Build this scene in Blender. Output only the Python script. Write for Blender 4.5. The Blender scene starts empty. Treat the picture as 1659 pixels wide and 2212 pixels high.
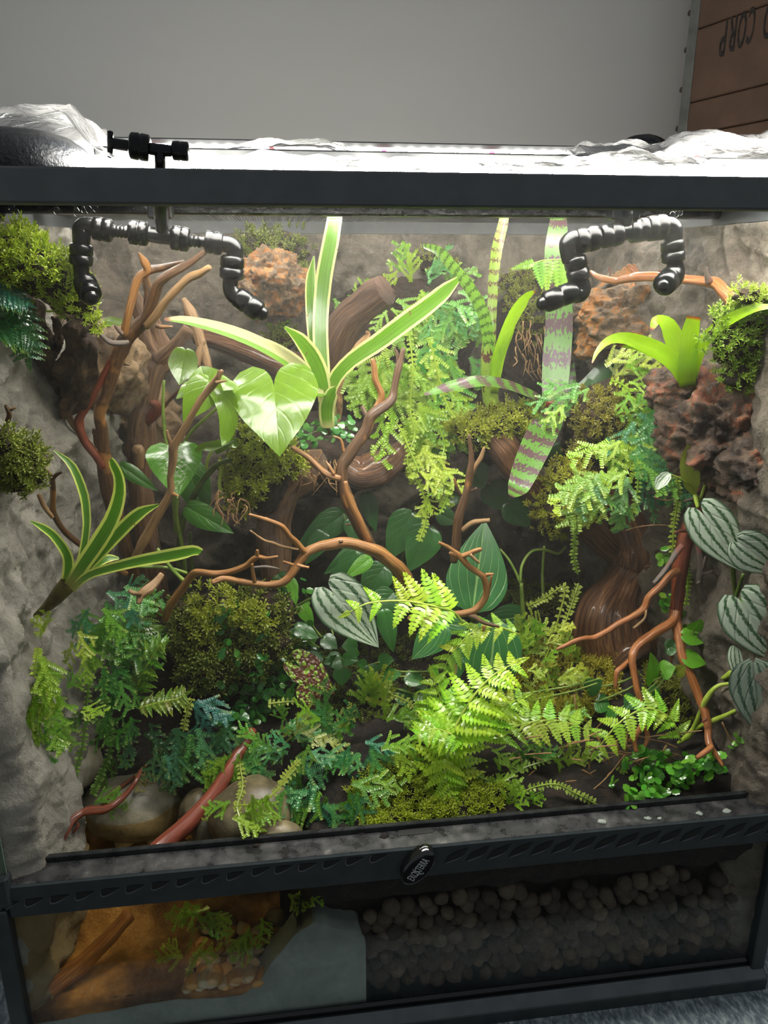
import bpy, math, random
import numpy as np
from mathutils import Vector, Matrix, noise

# ------------------------------------------------------------------ camera, world, lights, exposure
SC = bpy.context.scene
COL = SC.collection
CAM = np.array([-.084, -.46, .598])
FPX, PITCH, YAW = 1660.0, math.radians(18), math.radians(7.5)
cd = bpy.data.cameras.new('camera'); cam = bpy.data.objects.new('camera', cd); COL.objects.link(cam)
cd.sensor_fit = 'HORIZONTAL'; cd.sensor_width = 36; cd.lens = 36 * FPX / 1659; cd.clip_start = .01
cam.location = CAM; cam.rotation_euler = (math.pi/2 - PITCH, 0, -YAW)
SC.camera = cam
w = bpy.data.worlds.new('room_light'); SC.world = w; w.use_nodes = True
w.node_tree.nodes['Background'].inputs[0].default_value = (.90, .96, 1, 1)
w.node_tree.nodes['Background'].inputs[1].default_value = .27
SC.view_settings.view_transform = 'Standard'; SC.view_settings.look = 'None'
SC.view_settings.gamma = 1; SC.view_settings.use_curve_mapping = False
SC.view_settings.exposure = 0.0
LED_POWER = 160.0
LED_PANEL_BACK = 105.0
LED_PANEL = 50.0
MIST = .15
SC.cycles.max_bounces = 6; SC.cycles.transparent_max_bounces = 20; SC.cycles.adaptive_threshold = .025
SC.cycles.sample_clamp_indirect = 6; SC.cycles.use_denoising = True
SC.cycles.caustics_reflective = False; SC.cycles.caustics_refractive = False

# ------------------------------------------------------------------ pixel -> place
_fw = np.array([math.sin(YAW)*math.cos(PITCH), math.cos(YAW)*math.cos(PITCH), -math.sin(PITCH)])
_rt = np.array([math.cos(YAW), -math.sin(YAW), 0.]); _up = np.cross(_rt, _fw)
def ray(px, py): return _fw + _rt*(px-829.5)/FPX - _up*(py-1106)/FPX
def P(px, py, Y):
    d = ray(px, py); return CAM + d*((Y-CAM[1])/d[1])
def PZ(px, py, Z):
    d = ray(px, py); return CAM + d*((Z-CAM[2])/d[2])
def pxm(p):                                   # metres per pixel at a point
    return float(np.dot(p-CAM, _fw))/FPX
def nrm(v):
    v = np.asarray(v, float); n = np.linalg.norm(v); return v/n if n > 1e-9 else v

RNG = random.Random(7); NR = np.random.default_rng(7)

# ------------------------------------------------------------------ mesh helpers
ORG = {}
def tag(o, label=None, cat=None, group=None, kind=None):
    if label: o['label'] = label
    if cat: o['category'] = cat
    if group: o['group'] = group
    if kind: o['kind'] = kind
    return o
def mesh(name, V, F, mat, uv=None, smooth=True):
    me = bpy.data.meshes.new(name)
    V = np.asarray(V, float)
    me.from_pydata(V.tolist(), [], [list(map(int, f)) for f in F] if not isinstance(F, list) else F)
    if uv is not None:
        L = me.uv_layers.new(name='UVMap')
        idx = np.empty(len(me.loops), dtype=np.int32); me.loops.foreach_get('vertex_index', idx)
        L.data.foreach_set('uv', np.asarray(uv, float)[idx].ravel())
    if smooth: me.polygons.foreach_set('use_smooth', [True]*len(me.polygons))
    if mat: me.materials.append(mat)
    me.update(); return me
def mk(name, V, F, mat, parent=None, uv=None, smooth=True, origin=None, **kw):
    V = np.asarray(V, float)
    if origin is None: origin = np.array([V[:, 0].mean(), V[:, 1].mean(), V[:, 2].min()])
    o = bpy.data.objects.new(name, mesh(name, V-origin, F, mat, uv, smooth)); COL.objects.link(o)
    place(o, origin, parent); return tag(o, **kw)
def place(o, origin, parent):
    ORG[o.name] = np.array(origin)
    if parent is not None:
        o.parent = parent; o.location = np.array(origin) - ORG[parent.name]
    else: o.location = origin
def thing(name, origin, label, cat, group=None):
    o = bpy.data.objects.new(name, None); COL.objects.link(o); o.empty_display_size = .01
    place(o, origin, None); return tag(o, label, cat, group)
def inst(name, me, M, parent, color=None):      # an object sharing a mesh, M = world matrix (4x4)
    o = bpy.data.objects.new(name, me); COL.objects.link(o)
    M = Matrix(M)
    if parent is not None:
        o.parent = parent; ORG[o.name] = np.array(M.translation)
        M = Matrix.Translation(-Vector(ORG[parent.name])) @ M
    o.matrix_local = M
    if color is not None: o.color = (*color, 1)
    return o
def frameM(p, y, n, s):                         # y axis along y, z axis near n, uniform scale s
    y = nrm(y); x = nrm(np.cross(y, n)); z = np.cross(x, y)
    M = Matrix.Identity(4)
    for i in range(3): M[i][0], M[i][1], M[i][2], M[i][3] = x[i]*s, y[i]*s, z[i]*s, p[i]
    return M
def join(parts):                                # [(V,F,uv)] -> one
    Vs, Fs, Us, k = [], [], [], 0
    for V, F, U in parts:
        Vs.append(np.asarray(V, float)); Fs += [[i+k for i in f] for f in F]
        Us.append(np.asarray(U, float) if U is not None else np.zeros((len(V), 2))); k += len(V)
    return np.vstack(Vs), Fs, np.vstack(Us)
def catmull(P_, n):
    P_ = np.asarray(P_, float)
    if len(P_) == 2: P_ = np.array([P_[0], P_.mean(0), P_[1]])
    Q = np.vstack([2*P_[0]-P_[1], P_, 2*P_[-1]-P_[-2]]); out = []
    segs = len(P_)-1
    for t in np.linspace(0, segs, n):
        i = min(int(t), segs-1); f = t-i
        a, b, c, d = Q[i], Q[i+1], Q[i+2], Q[i+3]
        out.append(.5*((2*b)+(c-a)*f+(2*a-5*b+4*c-d)*f*f+(3*b-a-3*c+d)*f**3))
    return np.array(out)
def lerp(a, n): return np.interp(np.linspace(0, len(a)-1, n), range(len(a)), a)
def tube(pts, rad, seg=10, per=4, bump=.12, seed=0, caps=True, groove=0, twist=0, n=None, flat=False):
    n = n or (len(pts)-1)*per+1
    C = catmull(pts, n); R = np.maximum(lerp(rad, n), 1e-5)
    T = np.gradient(C, axis=0); T /= np.linalg.norm(T, axis=1)[:, None]+1e-12
    N = nrm(np.cross(T[0], [.3, .9, .2]) if abs(T[0][1]) < .9 else np.cross(T[0], [1, 0, 0]))
    V, U = [], []; L = 0
    for i in range(n):
        if i: L += np.linalg.norm(C[i]-C[i-1])
        N = nrm(N - T[i]*np.dot(N, T[i])); B = np.cross(T[i], N)
        for j in range(seg+1):
            a = 2*math.pi*j/seg; jj = j % seg; aa = 2*math.pi*jj/seg
            r = R[i]
            if bump:
                q = Vector((math.cos(aa)*1.3+seed*7.1, math.sin(aa)*1.3, L/(R[i]*3+.004)))
                r *= 1 + bump*noise.noise(q)*1.6
            if groove:
                s = math.sin(aa*5+twist*i/n*6.28+2*noise.noise(Vector((aa, i*.12, seed))))
                s2 = math.sin(aa*13+twist*i/n*9+3*noise.noise(Vector((math.cos(aa)*2, math.sin(aa)*2, i*.1+seed))))
                r *= 1 + groove*(.55*s+.45*s2)
            V.append(C[i]+(N*math.cos(a)+B*math.sin(a))*r); U.append((j/seg, L*20))
    F = []
    w_ = seg+1
    for i in range(n-1):
        for j in range(seg):
            a = i*w_+j; F.append([a, a+1, a+1+w_, a+w_])
    if caps:
        for i, d in ((0, -1), (n-1, 1)):
            if flat:
                r0 = len(V); V += [V[i*w_+j]+T[i]*R[i]*.06*d*(1+2*noise.noise(Vector((j*.9, i, seed)))) for j in range(w_)]; U += [(j/seg, L*20*(i > 0)) for j in range(w_)]
                for j in range(seg): F.append([i*w_+j, i*w_+j+1, r0+j+1, r0+j] if d > 0 else [i*w_+j+1, i*w_+j, r0+j, r0+j+1])
            k = len(V); V.append(C[i]+T[i]*R[i]*(.35 if not flat else .02)*d); U.append((.5, L*20*(i > 0)))
            for j in range(seg):
                a = (r0 if flat else i*w_)+j; F.append([a, a+1, k] if d > 0 else [a+1, a, k])
    return np.array(V), F, np.array(U)
def pxs(pts, Ya, Yb=None):                      # pixel polyline + depth -> 3-D points
    Yb = Ya if Yb is None else Yb; n = len(pts)
    return [P(q[0], q[1], q[2] if len(q) > 2 else Ya+(Yb-Ya)*i/max(1, n-1)) for i, q in enumerate(pts)]
def ptube(pts, wid, Ya, Yb=None, **k):          # wid = widths in pixels
    C = pxs(pts, Ya, Yb); R = lerp(wid, len(C))
    return tube(C, [R[i]*.5*pxm(C[i]) for i in range(len(C))], **k)
def box(x0, x1, y0, y1, z0, z1, bev=0):
    if not bev:
        V = [(x, y, z) for z in (z0, z1) for y in (y0, y1) for x in (x0, x1)]
        F = [[0, 2, 3, 1], [4, 5, 7, 6], [0, 1, 5, 4], [2, 6, 7, 3], [0, 4, 6, 2], [1, 3, 7, 5]]
        return np.array(V, float), F, None
    V, F = [], []                               # bevelled box: chamfered on every edge
    b = bev; xs, ys, zs = (x0, x1), (y0, y1), (z0, z1); idx = {}
    for i in (0, 1):
        for j in (0, 1):
            for k in (0, 1):
                sx, sy, sz = (1, -1)[i]*b, (1, -1)[j]*b, (1, -1)[k]*b
                for a in range(3):
                    p = [xs[i]+sx, ys[j]+sy, zs[k]+sz]
                    p[a] = (xs[i], ys[j], zs[k])[a]
                    idx[i, j, k, a] = len(V); V.append(p)
    g = lambda i, j, k, a: idx[i, j, k, a]
    for i in (0, 1): F.append([g(i, 0, 0, 0), g(i, 1, 0, 0), g(i, 1, 1, 0), g(i, 0, 1, 0)])
    for j in (0, 1): F.append([g(0, j, 0, 1), g(1, j, 0, 1), g(1, j, 1, 1), g(0, j, 1, 1)])
    for k in (0, 1): F.append([g(0, 0, k, 2), g(1, 0, k, 2), g(1, 1, k, 2), g(0, 1, k, 2)])
    for a in (0, 1):
        for c in (0, 1):
            F.append([g(a, c, 0, 0), g(a, c, 1, 0), g(a, c, 1, 1), g(a, c, 0, 1)])
            F.append([g(a, 0, c, 0), g(a, 1, c, 0), g(a, 1, c, 2), g(a, 0, c, 2)])
            F.append([g(0, a, c, 1), g(1, a, c, 1), g(1, a, c, 2), g(0, a, c, 2)])
    for i in (0, 1):
        for j in (0, 1):
            for k in (0, 1): F.append([g(i, j, k, 0), g(i, j, k, 1), g(i, j, k, 2)])
    return np.array(V, float), F, None
def fixn(o):                                     # consistent outward normals
    import bmesh
    bm = bmesh.new(); bm.from_mesh(o.data); bmesh.ops.recalc_face_normals(bm, faces=bm.faces); bm.to_mesh(o.data); bm.free(); return o
_ico = {}
def ico(s):
    if s not in _ico:
        import bmesh
        bm = bmesh.new(); bmesh.ops.create_icosphere(bm, subdivisions=s, radius=1)
        _ico[s] = (np.array([v.co[:] for v in bm.verts]), [[v.index for v in f.verts] for f in bm.faces]); bm.free()
    return _ico[s]
def blob(c, r, sub=3, amp=.15, freq=1.6, seed=0, rot=0, crumb=0, flat=0):
    V, F = ico(sub); out = []
    for v in V:
        q = Vector(v*freq)+Vector((seed*3.7, seed*1.3, seed))
        k = 1+amp*noise.fractal(q, 1.0, 2.1, 4)
        if crumb:
            d = noise.voronoi(q*3.2)[0]; k += crumb*(d[1]-d[0]-.25)
            k += crumb*.5*noise.fractal(q*6, .9, 2, 2)
        out.append(v*k)
    out = np.array(out)*np.asarray(r)
    c_, s_ = math.cos(rot), math.sin(rot)
    out = out @ np.array([[c_, 0, s_], [0, 1, 0], [-s_, 0, c_]]).T
    return out+np.asarray(c), F, None
def pblob(px, py, Y, wpx, hpx, dep, rot=0, **k):
    c = P(px, py, Y); m = pxm(c); return blob(c, (wpx*.5*m, dep, hpx*.5*m), rot=math.radians(rot), **k)

# ------------------------------------------------------------------ leaves
def blade(C3, wid, n=18, nw=6, fold=.18, roll=0., hint=None, curl=0., tipsharp=True):
    """ribbon along 3-D points; widths in metres (list); UV u across, v along"""
    C = catmull(C3, n); W = lerp(wid, n)
    T = np.gradient(C, axis=0); T /= np.linalg.norm(T, axis=1)[:, None]+1e-12
    V, U, F = [], [], []
    for i in range(n):
        h = nrm(CAM-C[i]) if hint is None else hint
        h = nrm(h*.8+np.array([0, 0, .35]))
        S = nrm(np.cross(T[i], h)); N = np.cross(S, T[i])
        if roll:
            S, N = S*math.cos(roll)+N*math.sin(roll), N*math.cos(roll)-S*math.sin(roll)
        for j in range(nw+1):
            u = j/nw*2-1
            V.append(C[i]+S*u*W[i]*.5+N*(fold*abs(u)**1.4*W[i]*.5+curl*W[i]*.03*math.sin(u*5+i*.9)))
            U.append((j/nw, i/(n-1)))
    for i in range(n-1):
        for j in range(nw):
            a = i*(nw+1)+j; F.append([a, a+1, a+nw+2, a+nw+1])
    return np.array(V), F, np.array(U)
def pleaf(pts, wpx, Ya, Yb=None, **k):
    C = pxs(pts, Ya, Yb); W = lerp(wpx, len(C)); return blade(C, [W[i]*pxm(C[i]) for i in range(len(C))], **k)
def heart(base, tip, width, lobe=.25, sag=.12, fold=.2, hint=None, mid=.28, n=18, nw=5, wave=.0, side=0., roll=0.):
    """heart-shaped leaf, base = petiole notch, tip = point; lobes reach back behind the base"""
    base, tip = np.asarray(base), np.asarray(tip); D = tip-base; L = np.linalg.norm(D); T = D/L
    h = nrm(CAM-base) if hint is None else nrm(hint)
    S = nrm(np.cross(T, h)); N = np.cross(S, T)
    if roll: S, N = S*math.cos(roll)+N*math.sin(roll), N*math.cos(roll)-S*math.sin(roll)
    V, U, F = [], [], []
    for s in (-1, 1):
        k0 = len(V)
        for i in range(n+1):
            t = -lobe+(1+lobe)*i/n
            x = (t+lobe)/(mid+lobe)
            u0 = min(.44, lobe*1.5)
            if x < 1: o = u0+(1-u0)*math.sqrt(max(0, 1-(1-x)**2))
            else:
                y = (t-mid)/(1-mid); o = (1-y**1.75)*(1-.16*y)
            if t < 0: inn = min(o, u0*(1-math.sqrt(max(0, 1-(t/max(lobe, 1e-3))**2))))
            else: inn = 0.
            for j in range(nw+1):
                u = inn+(o-inn)*j/nw
                z = fold*u*(1-.4*u)*width*.5 - sag*L*(max(t, 0)**2)*1.0 - sag*.6*L*(u**2)*.5
                if t < 0: z -= sag*L*.4*(t/max(lobe, 1e-3))**2
                z += wave*width*.06*math.sin(t*9+s)*u
                V.append(base+T*L*t+S*s*u*width*.5*(1+side*s)+N*z); U.append((.5+.5*s*min(1, u/max(o, .04)), t*.8+.2))
        for i in range(n):
            for j in range(nw):
                a = k0+i*(nw+1)+j; f = [a, a+1, a+nw+2, a+nw+1]; F.append(f if s > 0 else f[::-1])
    return np.array(V), F, np.array(U)
def pheart(bx, by, tx, ty, wpx, Y, Yt=None, **k):
    b = P(bx, by, Y); t = P(tx, ty, Y if Yt is None else Yt); return heart(b, t, wpx*pxm(b), **k)

# ------------------------------------------------------------------ materials
def lin(h):
    h = h.lstrip('#'); c = [int(h[i:i+2], 16)/255 for i in (0, 2, 4)]
    return tuple(x/12.92 if x < .04045 else ((x+.055)/1.055)**2.4 for x in c)
class NT:
    def __init__(s, name):
        s.m = bpy.data.materials.new(name); s.m.use_nodes = True; s.t = s.m.node_tree; s.t.nodes.clear()
        s.out = s.n('ShaderNodeOutputMaterial')
    def n(s, typ, **k):
        x = s.t.nodes.new(typ)
        for a, v in k.items(): setattr(x, a, v)
        return x
    def l(s, a, b): s.t.links.new(a, b)
    def set(s, sock, v):
        if hasattr(v, 'is_output'): s.l(v, sock)
        elif isinstance(v, (tuple, list)) and len(v) == 3 and sock.type == 'RGBA': sock.default_value = (*v, 1)
        else: sock.default_value = v
    def math(s, op, a, b=0., c=0., clamp=False):
        x = s.n('ShaderNodeMath', operation=op, use_clamp=clamp)
        for i, v in enumerate((a, b, c)): s.set(x.inputs[i], v)
        return x.outputs[0]
    def mix(s, f, a, b):
        x = s.n('ShaderNodeMix', data_type='RGBA'); s.set(x.inputs[0], f); s.set(x.inputs[6], a); s.set(x.inputs[7], b); return x.outputs[2]
    def mul(s, a, b):
        x = s.n('ShaderNodeMix', data_type='RGBA', blend_type='MULTIPLY'); s.set(x.inputs[0], 1.); s.set(x.inputs[6], a); s.set(x.inputs[7], b); return x.outputs[2]
    def ramp(s, f, stops):
        x = s.n('ShaderNodeValToRGB'); e = x.color_ramp.elements
        while len(e) > 1: e.remove(e[-1])
        e[0].position = stops[0][0]; e[0].color = (*stops[0][1], 1)
        for p, c in stops[1:]: y = e.new(p); y.color = (*c, 1)
        s.l(f, x.inputs[0]); return x.outputs[0]
    def step(s, f, a, b):
        x = s.n('ShaderNodeMapRange', clamp=True, interpolation_type='SMOOTHSTEP'); s.set(x.inputs[0], f); x.inputs[1].default_value = a; x.inputs[2].default_value = b; return x.outputs[0]
    def noise(s, scale, det=4., vec=None, rough=.55, dist=0.):
        x = s.n('ShaderNodeTexNoise'); x.inputs['Scale'].default_value = scale; x.inputs['Detail'].default_value = det
        x.inputs['Roughness'].default_value = rough; x.inputs['Distortion'].default_value = dist
        s.l(vec if vec else s.pos(), x.inputs['Vector']); return x.outputs[0]
    def voro(s, scale, vec=None, feat='F1', out=0):
        x = s.n('ShaderNodeTexVoronoi', feature=feat); x.inputs['Scale'].default_value = scale
        s.l(vec if vec else s.pos(), x.inputs['Vector']); return x.outputs[out]
    def pos(s):
        if not hasattr(s, '_p'): s._p = s.n('ShaderNodeNewGeometry').outputs['Position']
        return s._p
    def uv(s):
        if not hasattr(s, '_uv'):
            s._uv = s.n('ShaderNodeUVMap'); s._sep = s.n('ShaderNodeSeparateXYZ'); s.l(s._uv.outputs[0], s._sep.inputs[0])
        return s._sep.outputs[0], s._sep.outputs[1]
    def comb(s, x, y, z=0.):
        c = s.n('ShaderNodeCombineXYZ'); s.set(c.inputs[0], x); s.set(c.inputs[1], y); s.set(c.inputs[2], z); return c.outputs[0]
    def info(s, i): return s.n('ShaderNodeObjectInfo').outputs[i]
    def bump(s, h, strength=.4, dist=.002):
        b = s.n('ShaderNodeBump'); b.inputs['Strength'].default_value = strength; b.inputs['Distance'].default_value = dist; s.l(h, b.inputs['Height']); return b.outputs[0]
    def schlick(s, f0, nm=None):
        x = s.n('ShaderNodeLayerWeight'); x.inputs['Blend'].default_value = .5
        if nm: s.l(nm, x.inputs['Normal'])
        return s.math('ADD', s.math('MULTIPLY', s.math('POWER', x.outputs['Facing'], 5.), 1-f0), f0)
    def bsdf(s, col, rough=.5, metal=0., coat=0., nrm=None, spec=.5, trans=0., tcol=None):
        p = s.n('ShaderNodeBsdfPrincipled'); s.set(p.inputs['Base Color'], col); s.set(p.inputs['Roughness'], rough)
        p.inputs['Metallic'].default_value = metal; p.inputs['Coat Weight'].default_value = coat; p.inputs['Coat Roughness'].default_value = .08
        p.inputs['Specular IOR Level'].default_value = spec
        if nrm: s.l(nrm, p.inputs['Normal'])
        sh = p.outputs[0]
        if trans:
            t = s.n('ShaderNodeBsdfTranslucent'); s.set(t.inputs[0], tcol if tcol is not None else col)
            if nrm: s.l(nrm, t.inputs['Normal'])
            m = s.n('ShaderNodeMixShader'); m.inputs[0].default_value = trans; s.l(sh, m.inputs[1]); s.l(t.outputs[0], m.inputs[2]); sh = m.outputs[0]
        s.l(sh, s.out.inputs[0]); return s.m
def m_plain(name, c1, c2=None, scale=40, rough=.5, bs=0., bscale=None, metal=0., coat=0., spec=.5, det=4.):
    t = NT(name); c1 = lin(c1); col = c1
    if c2:
        col = t.mix(t.step(t.noise(scale, det), .35, .65), c1, lin(c2))
    nm = t.bump(t.noise(bscale or scale*2, 5.), bs, .003) if bs else None
    return t.bsdf(col, rough, metal, coat, nm, spec)
M = {}
# --- setting
t = NT('painted_wall'); M['wall'] = t.bsdf(t.mix(t.noise(3, 3), lin('#b9b8b4'), lin('#c1c0bc')), .85, nrm=t.bump(t.noise(260, 4), .12, .001))
t = NT('grey_felt'); f = t.noise(420, 3., t.pos(), .6)
n2 = t.n('ShaderNodeMapping'); n2.inputs['Scale'].default_value = (1, .45, 1); n2.inputs['Rotation'].default_value = (0, 0, .5); t.l(t.pos(), n2.inputs[0])
f = t.noise(230, 4., n2.outputs[0], .65)
M['felt'] = t.bsdf(t.ramp(f, [(.3, lin('#4a565e')), (.48, lin('#717d84')), (.62, lin('#a3adaf')), (.8, lin('#c4cbca'))]), .95, nrm=t.bump(f, .8, .003))
M['floor'] = m_plain('dark_floor', '#3a3835', '#4a4744', 6, .5)
# --- tank
M['frame'] = m_plain('black_plastic', '#2a3133', '#313839', 60, .38, .05, 500)
M['frame_wet'] = m_plain('wet_black_plastic', '#17181a', '#2a2b2c', 90, .22, .25, 160, spec=.6)
t = NT('stained_ledge')
f = t.noise(70, 5., rough=.7); M['ledge'] = t.bsdf(t.ramp(f, [(.35, lin('#202022')), (.52, lin('#323234')), (.66, lin('#4c4b4a')), (.8, lin('#8d8a84'))]), t.ramp(f, [(.3, (.16,)*3), (.7, (.5,)*3)]), nrm=t.bump(t.noise(120, 3), .25, .001))
M['frame_top'] = m_plain('glare_grey_plastic', '#4f5254', '#55585a', 60, .55, .05, 500)  # black plastic greyed: glare over the top frame is put into its colour
M['frame_lit'] = m_plain('lit_black_plastic', '#4a5054', '#555b5f', 40, .45, .05, 300)  # paler black plastic: light caught on bevel and lips is painted in
M['silicone'] = m_plain('black_silicone', '#08090a', None, rough=.2)
M['slot'] = m_plain('slot_dark', '#050606', None, rough=.6)
M['knob'] = m_plain('gloss_black', '#0c0d0e', None, rough=.12, coat=.6)
M['print'] = m_plain('silver_print', '#a9adad', None, rough=.4)
def m_glass(name, tint, ior=1.45, rough=0.):
    t = NT(name); a = t.n('ShaderNodeBsdfTransparent'); a.inputs[0].default_value = (*tint, 1)
    g = t.n('ShaderNodeBsdfGlossy'); g.inputs['Roughness'].default_value = rough
    fr = t.schlick(((ior-1)/(ior+1))**2)
    m = t.n('ShaderNodeMixShader'); t.l(fr, m.inputs[0]); t.l(a.outputs[0], m.inputs[1]); t.l(g.outputs[0], m.inputs[2]); t.l(m.outputs[0], t.out.inputs[0]); return t.m
M['glass'] = m_glass('clear_glass', (.95, .97, .96))
M['glass_door'] = m_glass('door_glass', (.90, .94, .92))
M['water'] = m_glass('amber_water', (.95, .82, .60), 1.33)
M['drop'] = m_glass('water_drop', (.93, .94, .94), 1.33)
t = NT('green_glass_edge'); M['edge'] = t.bsdf(lin('#9fb5aa'), .25, trans=.4)
M['mesh'] = m_plain('screen_wire', '#22221f', None, rough=.35, metal=.6)
# --- lamps
def m_emit(name, c, s):
    t = NT(name); e = t.n('ShaderNodeEmission'); e.inputs[0].default_value = (*c, 1); e.inputs[1].default_value = s; t.l(e.outputs[0], t.out.inputs[0]); return t.m
M['led'] = m_emit('led_white', (1, .97, .89), LED_POWER)
M['panel'] = m_emit('led_panel', (1, .97, .89), LED_PANEL)
M['panel_back'] = m_emit('led_panel_back', (1, .97, .89), LED_PANEL_BACK)
M['led_red'] = m_emit('led_red', (1, .06, .12), 12)
M['alu'] = m_plain('lamp_housing', '#5a5b5c', None, rough=.4, metal=.5)
M['dome'] = m_plain('black_lamp_dome', '#25282d', '#33373d', 300, .25, .5, 420)
t = NT('plastic_film'); tr = t.n('ShaderNodeBsdfTransparent'); tl = t.n('ShaderNodeBsdfTranslucent'); df = t.n('ShaderNodeBsdfDiffuse'); gl = t.n('ShaderNodeBsdfGlossy'); gl.inputs['Roughness'].default_value = .18
tl.inputs[0].default_value = (.86, .86, .85, 1); df.inputs[0].default_value = (.86, .86, .86, 1)
nm = t.bump(t.noise(70, 4., dist=1.2), .5, .006)
for x in (tl, df, gl): t.l(nm, x.inputs['Normal'])
a = t.n('ShaderNodeMixShader'); a.inputs[0].default_value = .45; t.l(tl.outputs[0], a.inputs[1]); t.l(df.outputs[0], a.inputs[2])
b = t.n('ShaderNodeMixShader'); t.l(t.ramp(t.noise(22, 3., dist=1.), [(.35, (.55,)*3), (.7, (.85,)*3)]), b.inputs[0]); t.l(tr.outputs[0], b.inputs[1]); t.l(a.outputs[0], b.inputs[2])
c = t.n('ShaderNodeMixShader'); t.l(t.schlick(.04, nm), c.inputs[0]); t.l(b.outputs[0], c.inputs[1]); t.l(gl.outputs[0], c.inputs[2]); t.l(c.outputs[0], t.out.inputs[0])
M['film'] = t.m
M['fit'] = m_plain('black_fitting', '#08090a', '#0c0d0e', 80, .24, .03, 300, spec=.3)
# --- stone, soil
def m_stone(name, stops, scale, rough=.75, bs=.8, bscale=90, bdist=.004, vor=None, coat=0.):
    t = NT(name); f = t.noise(scale, 8., rough=.65, dist=.6); col = t.ramp(f, [(p, lin(c)) for p, c in stops])
    h = t.noise(bscale, 8., rough=.7)
    if vor:
        v = t.voro(vor); h = t.math('ADD', h, t.math('MULTIPLY', v, .8)); col = t.mul(col, t.ramp(v, [(0, (1, 1, 1)), (.45, (.9, .88, .86)), (.8, (.45, .42, .4))]))
    return t.bsdf(col, rough, coat=coat, nrm=t.bump(h, bs, bdist))
M['mortar_wall'] = m_stone('sculpted_mortar', [(.26, '#26211b'), (.38, '#544c41'), (.52, '#786e61'), (.7, '#918777'), (.85, '#ada393')], 26, .5, 1., 85, .008)
M['mortar_left'] = m_stone('pale_grey_mortar', [(.26, '#4b4841'), (.38, '#7d796f'), (.52, '#a19c90'), (.7, '#b4afa3'), (.85, '#c9c4b8')], 22, .55, 1., 85, .007)  # pale grey, with haze and light on this side brightened into the colour
M['rock_orange'] = m_stone('orange_crusted_rock', [(.28, '#332a21'), (.40, '#635240'), (.50, '#8b7152'), (.58, '#b87426'), (.66, '#8f7a5c'), (.8, '#cbbca0')], 62, .45, 1., 80, .006, 70)
M['rock_lava'] = m_stone('lava_rock', [(.3, '#241d19'), (.42, '#54463c'), (.53, '#75604f'), (.60, '#a05c3c'), (.67, '#83705f'), (.82, '#b0a294')], 52, .5, 1., 110, .006, 95)
M['rock_tan'] = m_stone('tan_bark_rock', [(.28, '#3d3124'), (.45, '#7c6548'), (.6, '#a08560'), (.8, '#c4a97c')], 26, .55, 1., 70, .006, 60)
M['river_stone'] = m_stone('river_stone', [(.28, '#3c3628'), (.42, '#5f5642'), (.55, '#7d7156'), (.72, '#9a8b6a')], 26, .25, .4, 120, .002)
M['river_grey'] = m_stone('grey_river_stone', [(.28, '#3d3b33'), (.45, '#66624f'), (.58, '#837d69'), (.75, '#a09a86')], 22, .22, .4, 120, .002)
M['soil'] = m_stone('dark_soil', [(.3, '#0d0a07'), (.5, '#1f1710'), (.68, '#35271a'), (.85, '#5c4630')], 90, .8, 1., 130, .005)
t = NT('amber_sand'); f = t.noise(60, 8., rough=.65)
c = t.ramp(f, [(.3, lin('#86622f')), (.5, lin('#a98144')), (.7, lin('#c6a065'))]); c = t.mix(t.step(t.noise(13, 4.), .46, .62), c, lin('#4d3319'))
M['sand'] = t.bsdf(c, .8, nrm=t.bump(t.noise(420, 6), .6, .003))
M['mortar'] = m_stone('grey_mortar', [(.3, '#747b75'), (.5, '#868d86'), (.75, '#979c94')], 30, .9, .4, 300, .001)
t = NT('clay_ball'); r = t.info(5)
c = t.ramp(r, [(0, lin('#33291f')), (.35, lin('#463930')), (.7, lin('#57493c')), (1, lin('#6b5a48'))])
M['leca'] = t.bsdf(t.mul(c, t.ramp(t.noise(220, 5), [(.3, (.6,)*3), (.7, (1,)*3)])), .8, nrm=t.bump(t.noise(300, 5), .6, .002))
t = NT('pebble'); r = t.info(5)
M['pebble'] = t.bsdf(t.ramp(r, [(0, lin('#8a6a3c')), (.3, lin('#b98a4a')), (.55, lin('#d2a76a')), (.75, lin('#9a9484')), (1, lin('#c2b190'))]), .35)
# --- wood
def m_wood(name, dark, mid, lite, sx=14, sy=.6, rough=.38, bs=.5, coat=.25, patch=None):
    t = NT(name); u, v = t.uv(); ang = t.math('MULTIPLY', u, 6.2832)
    vec = t.comb(t.math('MULTIPLY', t.math('SINE', ang), sx*.16), t.math('MULTIPLY', t.math('COSINE', ang), sx*.16), t.math('MULTIPLY', v, sy))
    g = t.noise(3.2, 6., vec, .65, .8); col = t.ramp(g, [(.3, lin(dark)), (.5, lin(mid)), (.72, lin(lite))])
    if patch: col = t.mix(t.step(t.noise(38, 3.), .54, .66), col, lin(patch))
    return t.bsdf(col, rough, coat=coat, nrm=t.bump(g, bs, .0025))
M['w_orange'] = m_wood('orange_branch', '#4f3018', '#9a6836', '#cb9a5c', coat=.3)
M['w_dark'] = m_wood('dark_branch', '#1f140c', '#53381f', '#8a6645', coat=.25, patch='#9a6c3a')
M['w_pale'] = m_wood('pale_branch', '#5a4128', '#91704a', '#b99668', coat=.1)
M['w_red'] = m_wood('red_root', '#3a150c', '#6f3018', '#a4582f', coat=.45)
M['w_redlight'] = m_wood('orange_red_root', '#5a2a12', '#a0602e', '#cf9050', coat=.45)
M['w_trunk'] = m_wood('ridged_trunk', '#20120a', '#67432a', '#a4764e', 20, .5, .36, 1., .35)
M['w_brown'] = m_wood('brown_trunk', '#3a2819', '#6f5238', '#96734f', 12, .5, .6, .8, 0, patch='#80695a')
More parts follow.
